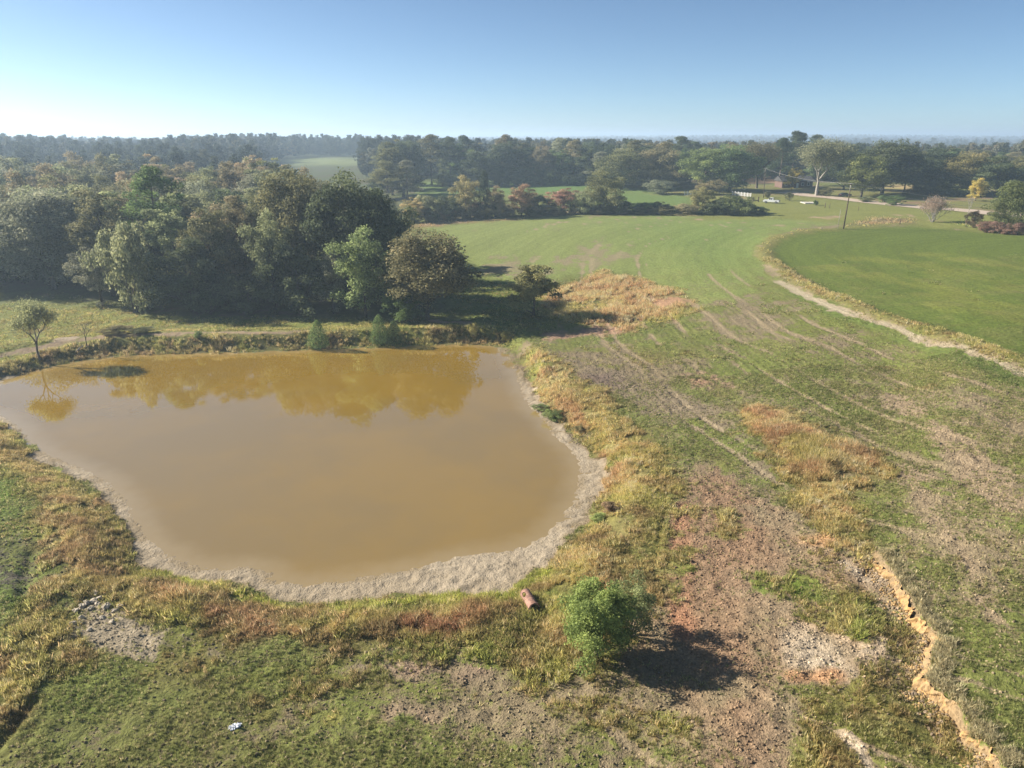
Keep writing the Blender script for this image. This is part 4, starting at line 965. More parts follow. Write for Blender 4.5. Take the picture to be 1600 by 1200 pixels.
for kd, u, vt, wp, col, vb, lab in FARM:
    if kd in ('oak', 'pine', 'bushcedar'): wp *= 1.18
    planted(kd, u, vt, wp, col, lab, 'shrub' if kd in ('low', 'bareshrub') else 'tree', vb=vb, var=(1 if u < 1200 else 0) if kd == 'limby' else None, name='shrub' if kd in ('low', 'bareshrub') else 'tree')
W = Row('the trees behind the farmstead', 'trees behind the farm trees')
for y in (396, 416):
    for u in np.arange(1090, 1650, 27 * 380 / y):
        uu = u + r2.uniform(-8, 8); yy = y + r2.uniform(-5, 5)
        if (1150 < uu < 1262) and yy < 404: continue
        vt = (232 if uu < 1420 else 240) - (yy - 390) * 0.1 + r2.uniform(-7, 10)
        if 1160 < uu < 1255: vt = 240
        col = [DKG, PIN, OLV, DKG, GRN, BRN][r2.integers(6)]
        W.add(y, (['pine', 'tall', 'oak'][r2.integers(3)], uu, vt, r2.uniform(36, 54) * 370 / yy, col), dict(y=yy))
W.flush()

# ------------------------------------------------------------------ single trees and bushes round the pond
PR['lonetree'] = [broadleaf(101, 9, 3.2, 0.04, 52, 0.26, 8000, 0.6, shell=0.3, top=1.7)]
planted('lonetree', 834, 405, 78, (0.12, 0.115, 0.042), 'single olive tree standing right of the dam by the brown grass', 'tree', y=111)
planted('lone', 62, 478, 92, (0.13, 0.125, 0.055), 'single open-limbed tree on the far left bank of the pond', 'tree', vb=561, rz=1.0)
planted('sapling', 134, 504, 30, (0.14, 0.125, 0.05), 'thin sapling on the far bank right of the single open-limbed tree', 'tree', vb=541)
planted('juniper', 498, 502, 33, (0.075, 0.105, 0.03), 'pointed green juniper alone on the dam face', 'shrub', vb=544, name='juniper')
planted('juniper', 594, 494, 30, (0.07, 0.1, 0.03), 'taller of the two touching junipers on the dam face', 'shrub', vb=538, name='juniper')
planted('juniper', 616, 503, 30, (0.06, 0.085, 0.028), 'shorter of the two touching junipers on the dam face', 'shrub', vb=538, name='juniper')
planted('low', 740, 501, 16, (0.2, 0.185, 0.06), 'yellow-green weedy bush at the right end of the dam', 'shrub', vb=526, name='shrub')
planted('low', 790, 517, 14, (0.2, 0.17, 0.055), 'small yellowish bush by the far right pond corner', 'shrub', vb=532, name='shrub')
for u, vt, wp, vb, col, lab in ((188, 509, 44, 521, (0.13,0.11,0.05), 'low brownish bush on the meadow behind the dam'), (222, 511, 34, 520, (0.1,0.1,0.045), 'low green-brown bush right of the brownish meadow bush'),
        (310, 516, 12, 530, (0.12,0.14,0.05), 'small green sapling on the dam face'), (846, 633, 24, 641, (0.14,0.15,0.06), 'dark green weedy clump reaching over the right shore'),
        (865, 640, 30, 655, (0.1,0.12,0.04), 'green weedy clump on the right bank behind the shore clump'), (905, 664, 18, 675, (0.13,0.115,0.05), 'dark tussock bush on the right bank'),
        (952, 782, 26, 800, (0.16,0.11,0.06), 'reddish-brown weed clump on the right bank of the pond'), (935, 802, 24, 815, (0.17,0.2,0.06), 'bright green weed clump at the right mud edge')):
    planted('low', u, vt, wp, col, lab, 'shrub', vb=vb, name='shrub')
PR['nearbush'] = [broadleaf(111, 4.6, 1.8, 0.03, 110, 0.1, 26000, 0.36, 0.95, shell=0.3, top=0.6, show=True)]
PR['nearbush2'] = [broadleaf(112, 3.4, 1.5, 0.05, 40, 0.085, 6500, 0.5, 0.95, shell=0.2, stems=4)]
planted('nearbush', 931, 904, 104, (0.115, 0.138, 0.034), 'round bright green small tree nearest the camera beside the red soil', 'tree', vb=1026)
planted('nearbush2', 985, 908, 88, (0.115, 0.12, 0.05), 'sparse grey-green shrub behind the round bright green small tree', 'shrub', vb=992, name='shrub')

# ------------------------------------------------------------------ scattered cover (points that carry an instance each)
PROTO = bpy.data.collections.new('cover_shapes')
def proto_obj(name, me):
    o = bpy.data.objects.new(name, me); PROTO.objects.link(o); return o
def scatter(name, P, scale, rot, idx, tint, protos, label, cat):
    me = bpy.data.meshes.new(name); me.from_pydata(P, [], [])
    scale = scale if scale.ndim == 2 else np.repeat(scale[:, None], 3, 1)
    a = me.attributes.new('isize', 'FLOAT_VECTOR', 'POINT'); a.data.foreach_set('vector', scale.ravel().astype(np.float32))
    a = me.attributes.new('irot', 'FLOAT_VECTOR', 'POINT'); a.data.foreach_set('vector', rot.ravel().astype(np.float32))
    a = me.attributes.new('ipick', 'INT', 'POINT'); a.data.foreach_set('value', idx.astype(np.int32))
    a = me.attributes.new('tint', 'FLOAT_VECTOR', 'POINT'); a.data.foreach_set('vector', tint.ravel().astype(np.float32))
    o = link(name, me)
    g = bpy.data.node_groups.new(name, 'GeometryNodeTree')
    g.interface.new_socket('Geometry', in_out='INPUT', socket_type='NodeSocketGeometry'); g.interface.new_socket('Geometry', in_out='OUTPUT', socket_type='NodeSocketGeometry')
    gi = g.nodes.new('NodeGroupInput'); go = g.nodes.new('NodeGroupOutput')
    ip = g.nodes.new('GeometryNodeInstanceOnPoints'); jn = g.nodes.new('GeometryNodeJoinGeometry')
    for p in reversed(protos):
        oi = g.nodes.new('GeometryNodeObjectInfo'); oi.inputs['Object'].default_value = p; oi.inputs['As Instance'].default_value = True
        g.links.new(oi.outputs['Geometry'], jn.inputs[0])
    def na(n, t):
        x = g.nodes.new('GeometryNodeInputNamedAttribute'); x.data_type = t; x.inputs['Name'].default_value = n
        return x.outputs[0]
    e2r = g.nodes.new('FunctionNodeEulerToRotation'); g.links.new(na('irot', 'FLOAT_VECTOR'), e2r.inputs[0])
    g.links.new(gi.outputs[0], ip.inputs['Points']); g.links.new(jn.outputs[0], ip.inputs['Instance'])
    ip.inputs['Pick Instance'].default_value = True
    g.links.new(na('ipick', 'INT'), ip.inputs['Instance Index']); g.links.new(e2r.outputs[0], ip.inputs['Rotation']); g.links.new(na('isize', 'FLOAT_VECTOR'), ip.inputs['Scale'])
    g.links.new(ip.outputs[0], go.inputs[0])
    md = o.modifiers.new('cover', 'NODES'); md.node_group = g
    return tag(o, label, cat, kind='stuff')
def tuft(seed, n, h, spread, wdt, lean=0.95):
    r = np.random.default_rng(seed); V = []; Fq = []; rn = []
    for i in range(n):
        a = r.random() * 6.28; d = r.random() ** 0.7 * spread; x, y = math.cos(a) * d, math.sin(a) * d
        hh = h * (0.5 + 0.7 * r.random()); a2 = a + r.normal() * 0.8; lx, ly = math.cos(a2) * lean * hh * r.random(), math.sin(a2) * lean * hh * r.random()
        px, py = -math.sin(a2 + r.normal()) * wdt / 2, math.cos(a2 + r.normal()) * wdt / 2
        k = len(V)
        V += [(x - px, y - py, -0.03), (x + px, y + py, -0.03), (x + lx * 0.4 + px * 0.8, y + ly * 0.4 + py * 0.8, hh * 0.6), (x + lx * 0.4 - px * 0.8, y + ly * 0.4 - py * 0.8, hh * 0.6), (x + lx, y + ly, hh)]
        Fq += [(k, k + 1, k + 2, k + 3), (k + 3, k + 2, k + 4)]; q = r.random(); rn += [q, q]
    me = mesh_np('tuft', V, Fq, M_GRASS); at_ = me.attributes.new('rnd', 'FLOAT', 'FACE'); at_.data.foreach_set('value', np.array(rn, np.float32)); return me
def weed(seed, n=60, h=1.0, rad=0.5):
    r = np.random.default_rng(seed); d = rdirs(n, r); P = d * (0.4 + 0.6 * r.random((n, 1))) * np.array([rad, rad, h * 0.5]); P[:, 2] += h * 0.45; P[:, 2] = np.maximum(P[:, 2], 0.02)
    return leaf_mesh('weed', P, d + rdirs(n, r), 0.22 * (0.6 + 0.8 * r.random(n)), r.random(n), M_GRASS, 0.6, r)
TUFTS = [proto_obj('tuft', tuft(201 + i, 16, 1.0, 0.55, 0.11)) for i in range(3)] + [proto_obj('tall_tuft', tuft(211 + i, 22, 1.0, 0.36, 0.055, 0.75)) for i in range(3)] + [proto_obj('weed', weed(221 + i)) for i in range(2)]
def wedge(n, y0, y1, r, half=0.80):
    y = np.sqrt(r.random(n) * (y1 ** 2 - y0 ** 2) + y0 ** 2); x = (r.random(n) * 2 - 1) * half * (y + 4); return x, y
rg = np.random.default_rng(77)
def grass_points(n, y0, y1, grow_, keep_tall=0.0):
    x, y = wedge(n, y0, y1, rg)
    tall = samp(TALL, x, y); cov = samp(COV, x, y); den = samp(DENS, x, y); mud = samp(MUDW, x, y)
    pm = fbm(x, y, 0.5, 3, 51); 
    pr_ = np.clip(cov * 1.1, 0.14, 1) * np.clip(den, 0, 1.6) / 1.6 * sstep(0.42, 0.72, pm + 0.25 * cov) * (1 - mud)
    k = (rg.random(n) < pr_) & (tall > keep_tall) & (tall > 0.03)
    x, y, tall, cov = x[k], y[k], tall[k], cov[k]; pm = pm[k]
    z = samp(GZ, x, y); tint = samp(GRASS, x, y)
    hum = fbm(x, y, 0.25, 2, 61); hgt = tall * 0.72 * grow_ * (0.55 + 0.9 * rg.random(len(x)) ** 1.5) * (0.6 + 0.9 * hum)
    dry = (rg.random(len(x)) < 0.22 + 0.5 * (1 - np.clip(cov * 1.4, 0, 1)))[:, None]
    tint = np.where(dry, tint * 0.5 + np.array([0.27, 0.21, 0.11]) * 0.55, tint) * (0.7 + 0.6 * rg.random((len(x), 1))) * (0.75 + 0.5 * fbm(x, y, 0.6, 2, 71)[:, None])
    tint = np.minimum(tint * (1.9 + np.where(x > 2, 1.15, 0.8) * sstep(0.1, 0.32, tall))[:, None], 0.55) * np.where((tall > 0.15)[:, None], np.array([1.0, 0.88, 0.86]), 1.0)
    kind_ = np.where(tall > 0.3, rg.integers(3, 6, len(x)), rg.integers(0, 3, len(x)))
    kind_ = np.where((tall > 0.12) & (rg.random(len(x)) < 0.08), rg.integers(6, 8, len(x)), kind_)
    sz = np.where(kind_ >= 6, np.clip(hgt, 0.12, 0.6), np.where(kind_ < 3, np.clip(hgt * 1.5, 0.12, 0.5), np.clip(hgt, 0.2, 1.1)))
    rot = np.stack([rg.normal(size=len(x)) * 0.14, rg.normal(size=len(x)) * 0.14, rg.random(len(x)) * 6.28], 1)
    return np.stack([x, y, z], 1), sz, rot, kind_, tint
sets = [grass_points(560000, 20, 78, 1.0), grass_points(200000, 78, 150, 1.25, 0.12), grass_points(90000, 150, 290, 1.2, 0.25)]
lg = np.array([[*p] for p in GULLY]); nl = 1500; ii = rg.integers(0, len(lg) - 1, nl); ff = rg.random((nl, 1)); pl = lg[ii] * (1 - ff) + lg[ii + 1] * ff
dl = lg[ii + 1] - lg[ii]; dl /= np.linalg.norm(dl, axis=1, keepdims=True); pl = pl + np.stack([dl[:, 1], -dl[:, 0]], 1) * (-0.22 - 0.45 * np.abs(rg.normal(size=(nl, 1))))
sets.append((np.stack([pl[:, 0], pl[:, 1], samp(GZ, pl[:, 0], pl[:, 1])], 1), 0.12 + 0.22 * rg.random(nl), np.stack([rg.normal(size=nl) * .2, rg.normal(size=nl) * .2, rg.random(nl) * 6.28], 1), rg.integers(0, 6, nl), np.array([0.44, 0.38, 0.2]) * (0.6 + 0.8 * rg.random((nl, 1)))))
P_, s_, r_, k_, t_ = [np.concatenate(c) for c in zip(*sets)]
scatter('grass', P_, s_, r_, k_, t_, TUFTS, 'green, olive and dry straw grass on the banks and fields', 'grass')
print('grass', len(P_))

# clods on the worked soil
def clod(seed):
    r = np.random.default_rng(seed); bm = bmesh.new(); bmesh.ops.create_icosphere(bm, subdivisions=1, radius=0.5)
    for v in bm.verts: v.co *= 0.7 + 0.55 * r.random(); v.co.z *= 0.7
    me = bpy.data.meshes.new('clod'); bm.to_mesh(me); bm.free(); return me
def clod_material():
    m, t, b = new_mat('soil_clods')
    c = N(t, 'ShaderNodeAttribute', attribute_type='INSTANCER', attribute_name='tint').outputs['Color']
    t.links.new(c, b.inputs['Base Color']); setp(b, Roughness=0.95); b.inputs['Specular IOR Level'].default_value = 0.1
    return m
M_CLOD = clod_material()
CL = []
for i in range(3):
    me = clod(301 + i); me.materials.append(M_CLOD); CL.append(proto_obj('clod', me))
x, y = wedge(300000, 20, 90, rg)
cov = samp(COV, x, y); dp = samp(dP, x, y); mud = samp(MUDW, x, y)
k = (rg.random(len(x)) < np.clip(1.0 - cov * 1.15, 0.02, 0.8) * (1 - 0.96 * mud)) & (dp > 0.35)
x, y, mud = x[k], y[k], mud[k]
sz = (0.045 + 0.15 * rg.random(len(x)) ** 2.4) * (1 - 0.5 * mud)
tint = samp(SOIL, x, y) * (0.6 + 0.9 * rg.random((len(x), 1)))
nl = 2600; ii = rg.integers(0, len(lg) - 1, nl); ff = rg.random((nl, 1)); pl = lg[ii] * (1 - ff) + lg[ii + 1] * ff
dl = lg[ii + 1] - lg[ii]; dl /= np.linalg.norm(dl, axis=1, keepdims=True); pl = pl + np.stack([dl[:, 1], -dl[:, 0]], 1) * (0.15 + 0.5 * np.abs(rg.normal(size=(nl, 1))))
x = np.concatenate([x, pl[:, 0]]); y = np.concatenate([y, pl[:, 1]]); sz = np.concatenate([sz, 0.06 + 0.2 * rg.random(nl) ** 2.5])
tint = np.concatenate([tint, np.where(rg.random((nl, 1)) < 0.5, np.array([0.36, 0.24, 0.11]), np.array([0.24, 0.18, 0.12])) * (0.6 + 0.7 * rg.random((nl, 1)))])
scatter('soil_clods', np.stack([x, y, samp(GZ, x, y)], 1), sz, rg.random((len(x), 3)) * 6.28, rg.integers(0, 3, len(x)), tint, CL, 'small clods of tan and red soil on the worked field and mud', 'soil')

# far woodland, one mass to the horizon
FAR = []
for i, (sd, H_, R_) in enumerate(((401, 17, 5.5), (402, 19, 5.0), (403, 15, 6.0))):
    pr = broadleaf(sd, H_, R_, 0.1, 26, 1.0, 1100, 0.4, mat=M_LEAFI); FAR.append(proto_obj('far_crown', pr['parts'][1][1]))
for sd in (411, 412):
    pr = pine(sd, 20, 4.2, 0.3, 20, 1.0, 900, M_LEAFI); FAR.append(proto_obj('far_crown', pr['parts'][1][1]))
def farpoints(n, y0, y1):
    L = np.log(y0) + rg.random(n) * (np.log(y1) - np.log(y0)); y = np.exp(L); x = (rg.random(n) * 2 - 1) * 0.82 * y; return x, y
fx, fy = [], []
for (y0, y1, n) in ((425, 640, 6500), (640, 1200, 9000), (1200, 2500, 9000), (2500, 9000, 14000)):
    if y1 <= 640: a, b = wedge(n, y0, y1, rg, 0.8)
    else: a, b = farpoints(n, y0, y1)
    fx.append(a); fy.append(b)
a, b = wedge(1500, 280, 425, rg, 0.8); k = (a < -0.33 * b) ; fx.append(a[k]); fy.append(b[k])
fx = np.concatenate(fx); fy = np.concatenate(fy)
field = [pick(u, v) for u, v in [(445,257),(450,248),(500,245),(572,248),(575,257)]]
fd = poly_sd(fx, fy, field)
keep = (fd > 6)
# the slope between the viewer and the far pale field stays open
bx = (fx / fy > -0.335) & (fx / fy < -0.20) & (fy > 420) & (fy < 620); keep &= ~bx
# thin glades in the far country
keep &= ~((fbm(fx, fy, 0.006, 2, 81) > 0.68) & (fy > 700))
fx, fy = fx[keep], fy[keep]
fz = samp(GZ, fx, fy) - 1.0
cols = np.array([DKG, PIN, OLV, DKG, OLV, GRY, PIN, BRN, OLV, DKG])
ci = np.clip((fbm(fx, fy, 0.012, 2, 91) * 14 - 2 + rg.normal(size=len(fx)) * 1.2).astype(int), 0, 9)
ridge = (fy < 950) & (fx < 0)
ci = np.where(ridge, np.array([0, 1, 3, 0, 1, 6, 1, 2, 5, 1])[ci], ci)
ft = 1.5 * cols[ci] * (0.8 + 0.4 * rg.random((len(fx), 1)))
fs = np.minimum((0.65 + 0.5 * rg.random(len(fx)) ** 1.5) * (0.8 + 0.4 * fbm(fx, fy, 0.01, 2, 95)), 1.15) * np.where(fy > 1500, 1.15, 1.0)
fs = np.stack([fs * np.where(fy > 1800, 1.9, 1.05), fs * np.where(fy > 1800, 1.9, 1.05), fs * np.where(fy > 1800, 0.8, 1.0)], 1)
scatter('far_wood', np.stack([fx, fy, fz], 1), fs, np.stack([np.zeros(len(fx)), np.zeros(len(fx)), rg.random(len(fx)) * 6.28], 1), rg.integers(0, 5, len(fx)), ft, FAR, 'mixed woodland reaching over low ridges to the horizon', 'woodland')

# ------------------------------------------------------------------ things along the lane
def foot(u, v):
    x, y = pick(u, v); return x, y, gz(x, y)
def utility_pole(u, vb, utop, vtop, label, r0=0.15, arm=True):
    x, y, z = foot(u, vb); zt = top_z(vtop, y); xt = at_depth(utop, y, zt)
    o = empty('utility_pole', (x, y, z)); dx, H = xt - x, zt - z
    MB().tube([(0, 0, -0.5), (dx * 0.5, 0, H * 0.5), (dx, 0, H)], [r0, r0 * 0.85, r0 * 0.68], 10).build('shaft', M_WOOD, o, True)
    MB().tube([(dx * 0.86, 0, H * 0.86), (dx * 0.97, 0, H * 0.97)], [r0 * 0.78, r0 * 0.74], 10).build('pale_sleeve', M_GREYWOOD, o, True)
    if arm:
        MB().box((dx * 0.97, 0, H * 0.985), (0.5, 0.1, 0.12)).build('bracket', M_WOOD, o)
        for k in (-1, 1):
            MB().tube([(dx * 0.97 + 0.2 * k, 0, H * 0.985 + 0.06), (dx * 0.97 + 0.2 * k, 0, H * 0.985 + 0.16), (dx * 0.97 + 0.2 * k, 0, H * 0.985 + 0.24)], [0.03, 0.06, 0.035], 8).build('insulator', M_WHITE, o, True)
    tag(o, label, 'utility pole', 'utility poles'); return Vector((xt, y, zt))
topA = utility_pole(1318, 357, 1330, 287, 'dark leaning utility pole on the terrace bank, nearest of the poles', 0.17)
topB = utility_pole(1193, 309, 1196, 263, 'upright utility pole behind the white truck', 0.14)
topC = utility_pole(962, 322, 964, 288, 'grey utility pole in the hedgerow beside the largest tree', 0.13)
def post(u, vb, vt, label, r=0.06, mat=None, group='short posts', name='post'):
    x, y, z = foot(u, vb); h = top_z(vt, y) - z
    o = empty(name, (x, y, z))
    MB().tube([(0, 0, -0.3), (0.02 * h, 0, h)], [r, r * 0.9], 8).build('shaft', mat or M_WOOD, o, True)
    MB().tube([(0.02 * h, 0, h), (0.02 * h, 0, h + 0.05)], [r * 1.1, r * 0.5], 8).build('cap', mat or M_WOOD, o, True)
    tag(o, label, 'post', group); return Vector((x + 0.02 * h, y, z + h))
post(1309, 356, 328, 'thin pale marker post just left of the leaning pole', 0.07, M_GREYWOOD)
post(1406, 350, 343, 'short dark stub post right of the dry grass on the bank', 0.12)
post(1289, 324.5, 317, 'dark gate post right of the concrete slab, left of two', 0.13); post(1296, 325.5, 318, 'dark gate post right of the concrete slab, right of two', 0.09)
post(1341, 329, 323, 'short fence post in the verge right of the pole', 0.08)
xe, ye = at_depth(1612, 192, 9), 192.0; ze = gz(xe, ye)
o = empty('service_post', (xe, ye, ze)); MB().tube([(0, 0, -0.4), (0, 0, top_z(327, ye) - ze)], [0.12, 0.09], 8).build('shaft', M_WOOD, o, True)
MB().tube([(0, 0, top_z(327, ye) - ze), (0, 0, top_z(327, ye) - ze + 0.06)], [0.1, 0.05], 8).build('cap', M_WOOD, o, True)
tag(o, 'low service post among the cedars at the right edge', 'post', 'short posts')
def wire(a, b, sag, label, r=0.022):
    pts = [tuple(a.lerp(b, t) - Vector((0, 0, sag * 4 * t * (1 - t)))) for t in np.linspace(0, 1, 15)]
    tag(MB().tube(pts, r, 5).build('wire', M_WIRE), label, 'wire', 'overhead wires')
zE = top_z(327, ye)
wire(topA + Vector((0.2, 0, 0.1)), Vector((xe, ye, zE)), 0.5, 'upper overhead wire from the leaning pole to the cedars', 0.035)
wire(topA + Vector((0.1, 0, -0.9)), Vector((xe, ye, zE - 0.6)), 0.9, 'lower overhead wire from the leaning pole to the cedars', 0.03)
wire(topB, topA + Vector((-0.2, 0, 0.1)), 1.2, 'overhead wire between the truck pole and the leaning pole')
wire(topC, topB, 1.6, 'overhead wire between the hedgerow pole and the truck pole')

def vehicle(x, y, rz, pickup, paint, label, cat, name):
    z = gz(x, y); o = empty(name, (x, y, z), rz)
    if pickup:
        body = [(-2.75,0.45),(2.6,0.45),(2.75,0.7),(2.72,1.0),(2.5,1.1),(1.35,1.16),(1.3,1.18),(-0.75,1.18),(-0.75,1.15),(-2.78,1.15)]
        cab = [(1.25,1.17),(0.65,1.82),(0.3,1.88),(-0.45,1.88),(-0.7,1.8),(-0.78,1.17)]
    else:
        body = [(-2.25,0.35),(2.2,0.35),(2.3,0.6),(2.25,0.8),(2.05,0.9),(1.0,1.0),(-1.5,1.05),(-2.2,1.0)]
        cab = [(1.0,0.99),(0.35,1.42),(-0.9,1.46),(-1.75,1.03)]
    wdt = 0.95 if pickup else 0.87
    MB().prism(body, -wdt, wdt).build('body', paint, o)
    cb = MB().prism(cab, -wdt + 0.1, wdt - 0.1).build('cab', paint, o)
    xs = [p[0] for p in cab]; zs = [p[1] for p in cab]; zl, zh = min(zs) + 0.1, max(zs) - 0.12
    for sgn in (-1, 1):
        for (a, b) in ((0.08, 0.48), (0.52, 0.92)):
            x0, x1 = min(xs) + (max(xs) - min(xs)) * (0.12 + 0.72 * a), min(xs) + (max(xs) - min(xs)) * (0.12 + 0.72 * b)
            MB().box(((x0 + x1) / 2, sgn * (wdt - 0.095), (zl + zh) / 2), (x1 - x0, 0.02, zh - zl)).build('side_window', M_GLASS, cb)
    def slab(p, q, nm, inset=0.12):
        n = (Vector((q[0] - p[0], 0, q[1] - p[1]))).normalized(); up = Vector((-n.z, 0, n.x))
        if up.z < 0: up = -up
        P0 = Vector((p[0], 0, p[1])).lerp(Vector((q[0], 0, q[1])), 0.12) + up * 0.015; P1 = Vector((p[0], 0, p[1])).lerp(Vector((q[0], 0, q[1])), 0.88) + up * 0.015
        yy = wdt - 0.1 - inset
        link(nm, mesh_np(nm, [(P0.x, -yy, P0.z), (P0.x, yy, P0.z), (P1.x, yy, P1.z), (P1.x, -yy, P1.z)], [(0, 1, 2, 3)], M_GLASS), cb)
    slab(cab[0], cab[1], 'windscreen'); slab(cab[-1], cab[-2], 'rear_window')
    if pickup:
        MB().box((-1.76, 0, 1.16), (1.85, 1.66, 0.05)).build('cargo_bed', M_DARK, o)
        MB().box((-2.80, 0, 0.86), (0.05, 1.7, 0.5)).build('tailgate', M_DARK, o)
    xf, xb = (2.72, -2.79) if pickup else (2.24, -2.24); zz = 0.86 if pickup else 0.72
    for sgn in (-1, 1):
        MB().box((xf, sgn * (wdt - 0.2), zz), (0.08, 0.34, 0.16)).build('headlight', M_WHITE, o)
        MB().box((xb, sgn * (wdt - 0.08), zz + 0.05), (0.08, 0.14, 0.34)).build('taillight', M_RED, o)
    MB().box((xf + 0.06, 0, 0.5), (0.14, 2 * wdt - 0.06, 0.2)).build('bumper', M_STEEL if pickup else paint, o)
    rw = 0.39 if pickup else 0.32
    for xw in ((1.75, -1.75) if pickup else (1.4, -1.4)):
        for sgn in (-1, 1):
            wl = MB().tube([(xw, sgn * (wdt - 0.2), rw), (xw, sgn * (wdt + 0.03), rw)], rw, 18).build('wheel', M_TYRE, o, False)
            MB().tube([(xw, sgn * (wdt + 0.0), rw), (xw, sgn * (wdt + 0.045), rw)], rw * 0.58, 12).build('rim', M_STEEL, wl)
    return tag(o, label, cat)
x, y, z = foot(1205, 317.5); vehicle(x, y, R(180 - 30), True, M_CARWHITE, 'white pickup truck parked on the grass beside the bush clump', 'truck', 'pickup_truck')
x, y, z = foot(1320, 307); vehicle(x, y, R(8), False, M_DARK, 'dark car parked in the shade behind the leaning pole', 'car', 'parked_car')

# farmhouse in the shade under the pines
x, y = at_depth(1240, 338, 8), 338.0; z = gz(x, y)
h = empty('farmhouse', (x, y, z), R(4))
MB().box((0, 0, 1.45), (14, 8, 2.9)).build('wall', M_BRICK, h)
rf = MB().prism([(-4.7, 2.92), (4.7, 2.92), (0, 5.0)], -7.6, 7.6).build('roof', M_ROOF, h); rf.rotation_euler = (0, 0, R(90))
MB().box((2.5, 1.2, 4.9), (0.8, 0.8, 1.4)).build('chimney', M_BRICK, rf)
MB().box((5.9, -4.72, 2.83), (3.6, 0.12, 0.22)).build('white_eave', M_WHITE, h)
for xx in (-5.2, -2.6, 2.4, 5.0):
    wn = MB().box((xx, -4.03, 1.6), (1.1, 0.06, 1.3)).build('window', M_WHITE, h); MB().box((xx, -4.075, 1.6), (0.9, 0.04, 1.1)).build('pane', M_GLASS, wn)
dr = MB().box((0, -4.03, 1.05), (1.0, 0.07, 2.1)).build('door', M_WHITE, h); MB().box((0.38, -4.08, 1.05), (0.06, 0.06, 0.06)).build('handle', M_STEEL, dr)
tag(h, 'low dark-roofed farmhouse in the shade under the tallest pine', 'house')
def board_fence(u0, v0, u1, v1, bays, hgt, label):
    a = Vector(foot(u0, v0)); b = Vector(foot(u1, v1)); a = Vector((a.x, a.y, 0)); b = Vector((b.x, b.y, 0)); c = (a + b) / 2
    o = empty('board_fence', (c.x, c.y, gz(c.x, c.y))); L = (b - a).length; ang = math.atan2(b.y - a.y, b.x - a.x)
    o.rotation_euler = (0, 0, ang); z0 = gz(c.x, c.y)
    for k in range(bays + 1):
        xx = -L / 2 + L * k / bays; MB().box((xx, 0, hgt / 2), (0.14, 0.14, hgt + 0.2)).build('post', M_WHITE, o)
    nb = 5
    for k in range(bays):
        for j in range(nb):
            MB().box((-L / 2 + L * k / bays + L / bays * 0.5, 0.02, hgt * (0.14 + 0.18 * j)), (L / bays - 0.16, 0.05, hgt * 0.09)).build('board', M_FENCE, o)
    tag(o, label, 'fence', 'white fences')
board_fence(1144, 304.5, 1173, 308.0, 6, 1.5, 'white board fence left of the white truck')
board_fence(1069, 305.5, 1084, 305.5, 3, 1.7, 'short white fence end behind the bush clump')
x, y, z = foot(1180.5, 315.5); o = empty('timber_frame', (x, y, z), R(4))
for k in (-1, 1): MB().box((1.0 * k, 0, 0.85), (0.3, 0.3, 1.8)).build('post', M_WOOD, o)
MB().box((0, 0, 0.5), (1.68, 0.14, 0.34)).build('rail', M_WOOD, o)
tag(o, 'dark H-shaped timber frame left of the white truck', 'timber frame')
x, y, z = foot(1264, 317.5); o = empty('concrete_slab', (x, y, z), R(-3))
MB().box((0, 0, 0.12), (4.4, 5.5, 0.3)).build('slab', M_CONC, o); MB().box((0, -2.78, 0.1), (4.5, 0.12, 0.32)).build('edge', M_CONC, o)
tag(o, 'pale concrete slab in the grass right of the truck', 'slab')
# a white tank far off over the woods
y = 2000.0; x = at_depth(1255, y, 20); z = gz(x, y); H = top_z(215.5, y) - z
o = empty('water_tank', (x, y, z))
MB().tube([(0, 0, -1), (0, 0, H * 0.8)], [3.4, 3.4], 20).build('drum', M_WHITE, o, True); MB().tube([(0, 0, H * 0.8), (0, 0, H * 0.93), (0, 0, H)], [3.5, 2.6, 0.4], 20).build('dome', M_WHITE, o, True)
tag(o, 'tiny white tank showing over the far woods right of the tallest pine', 'tank')

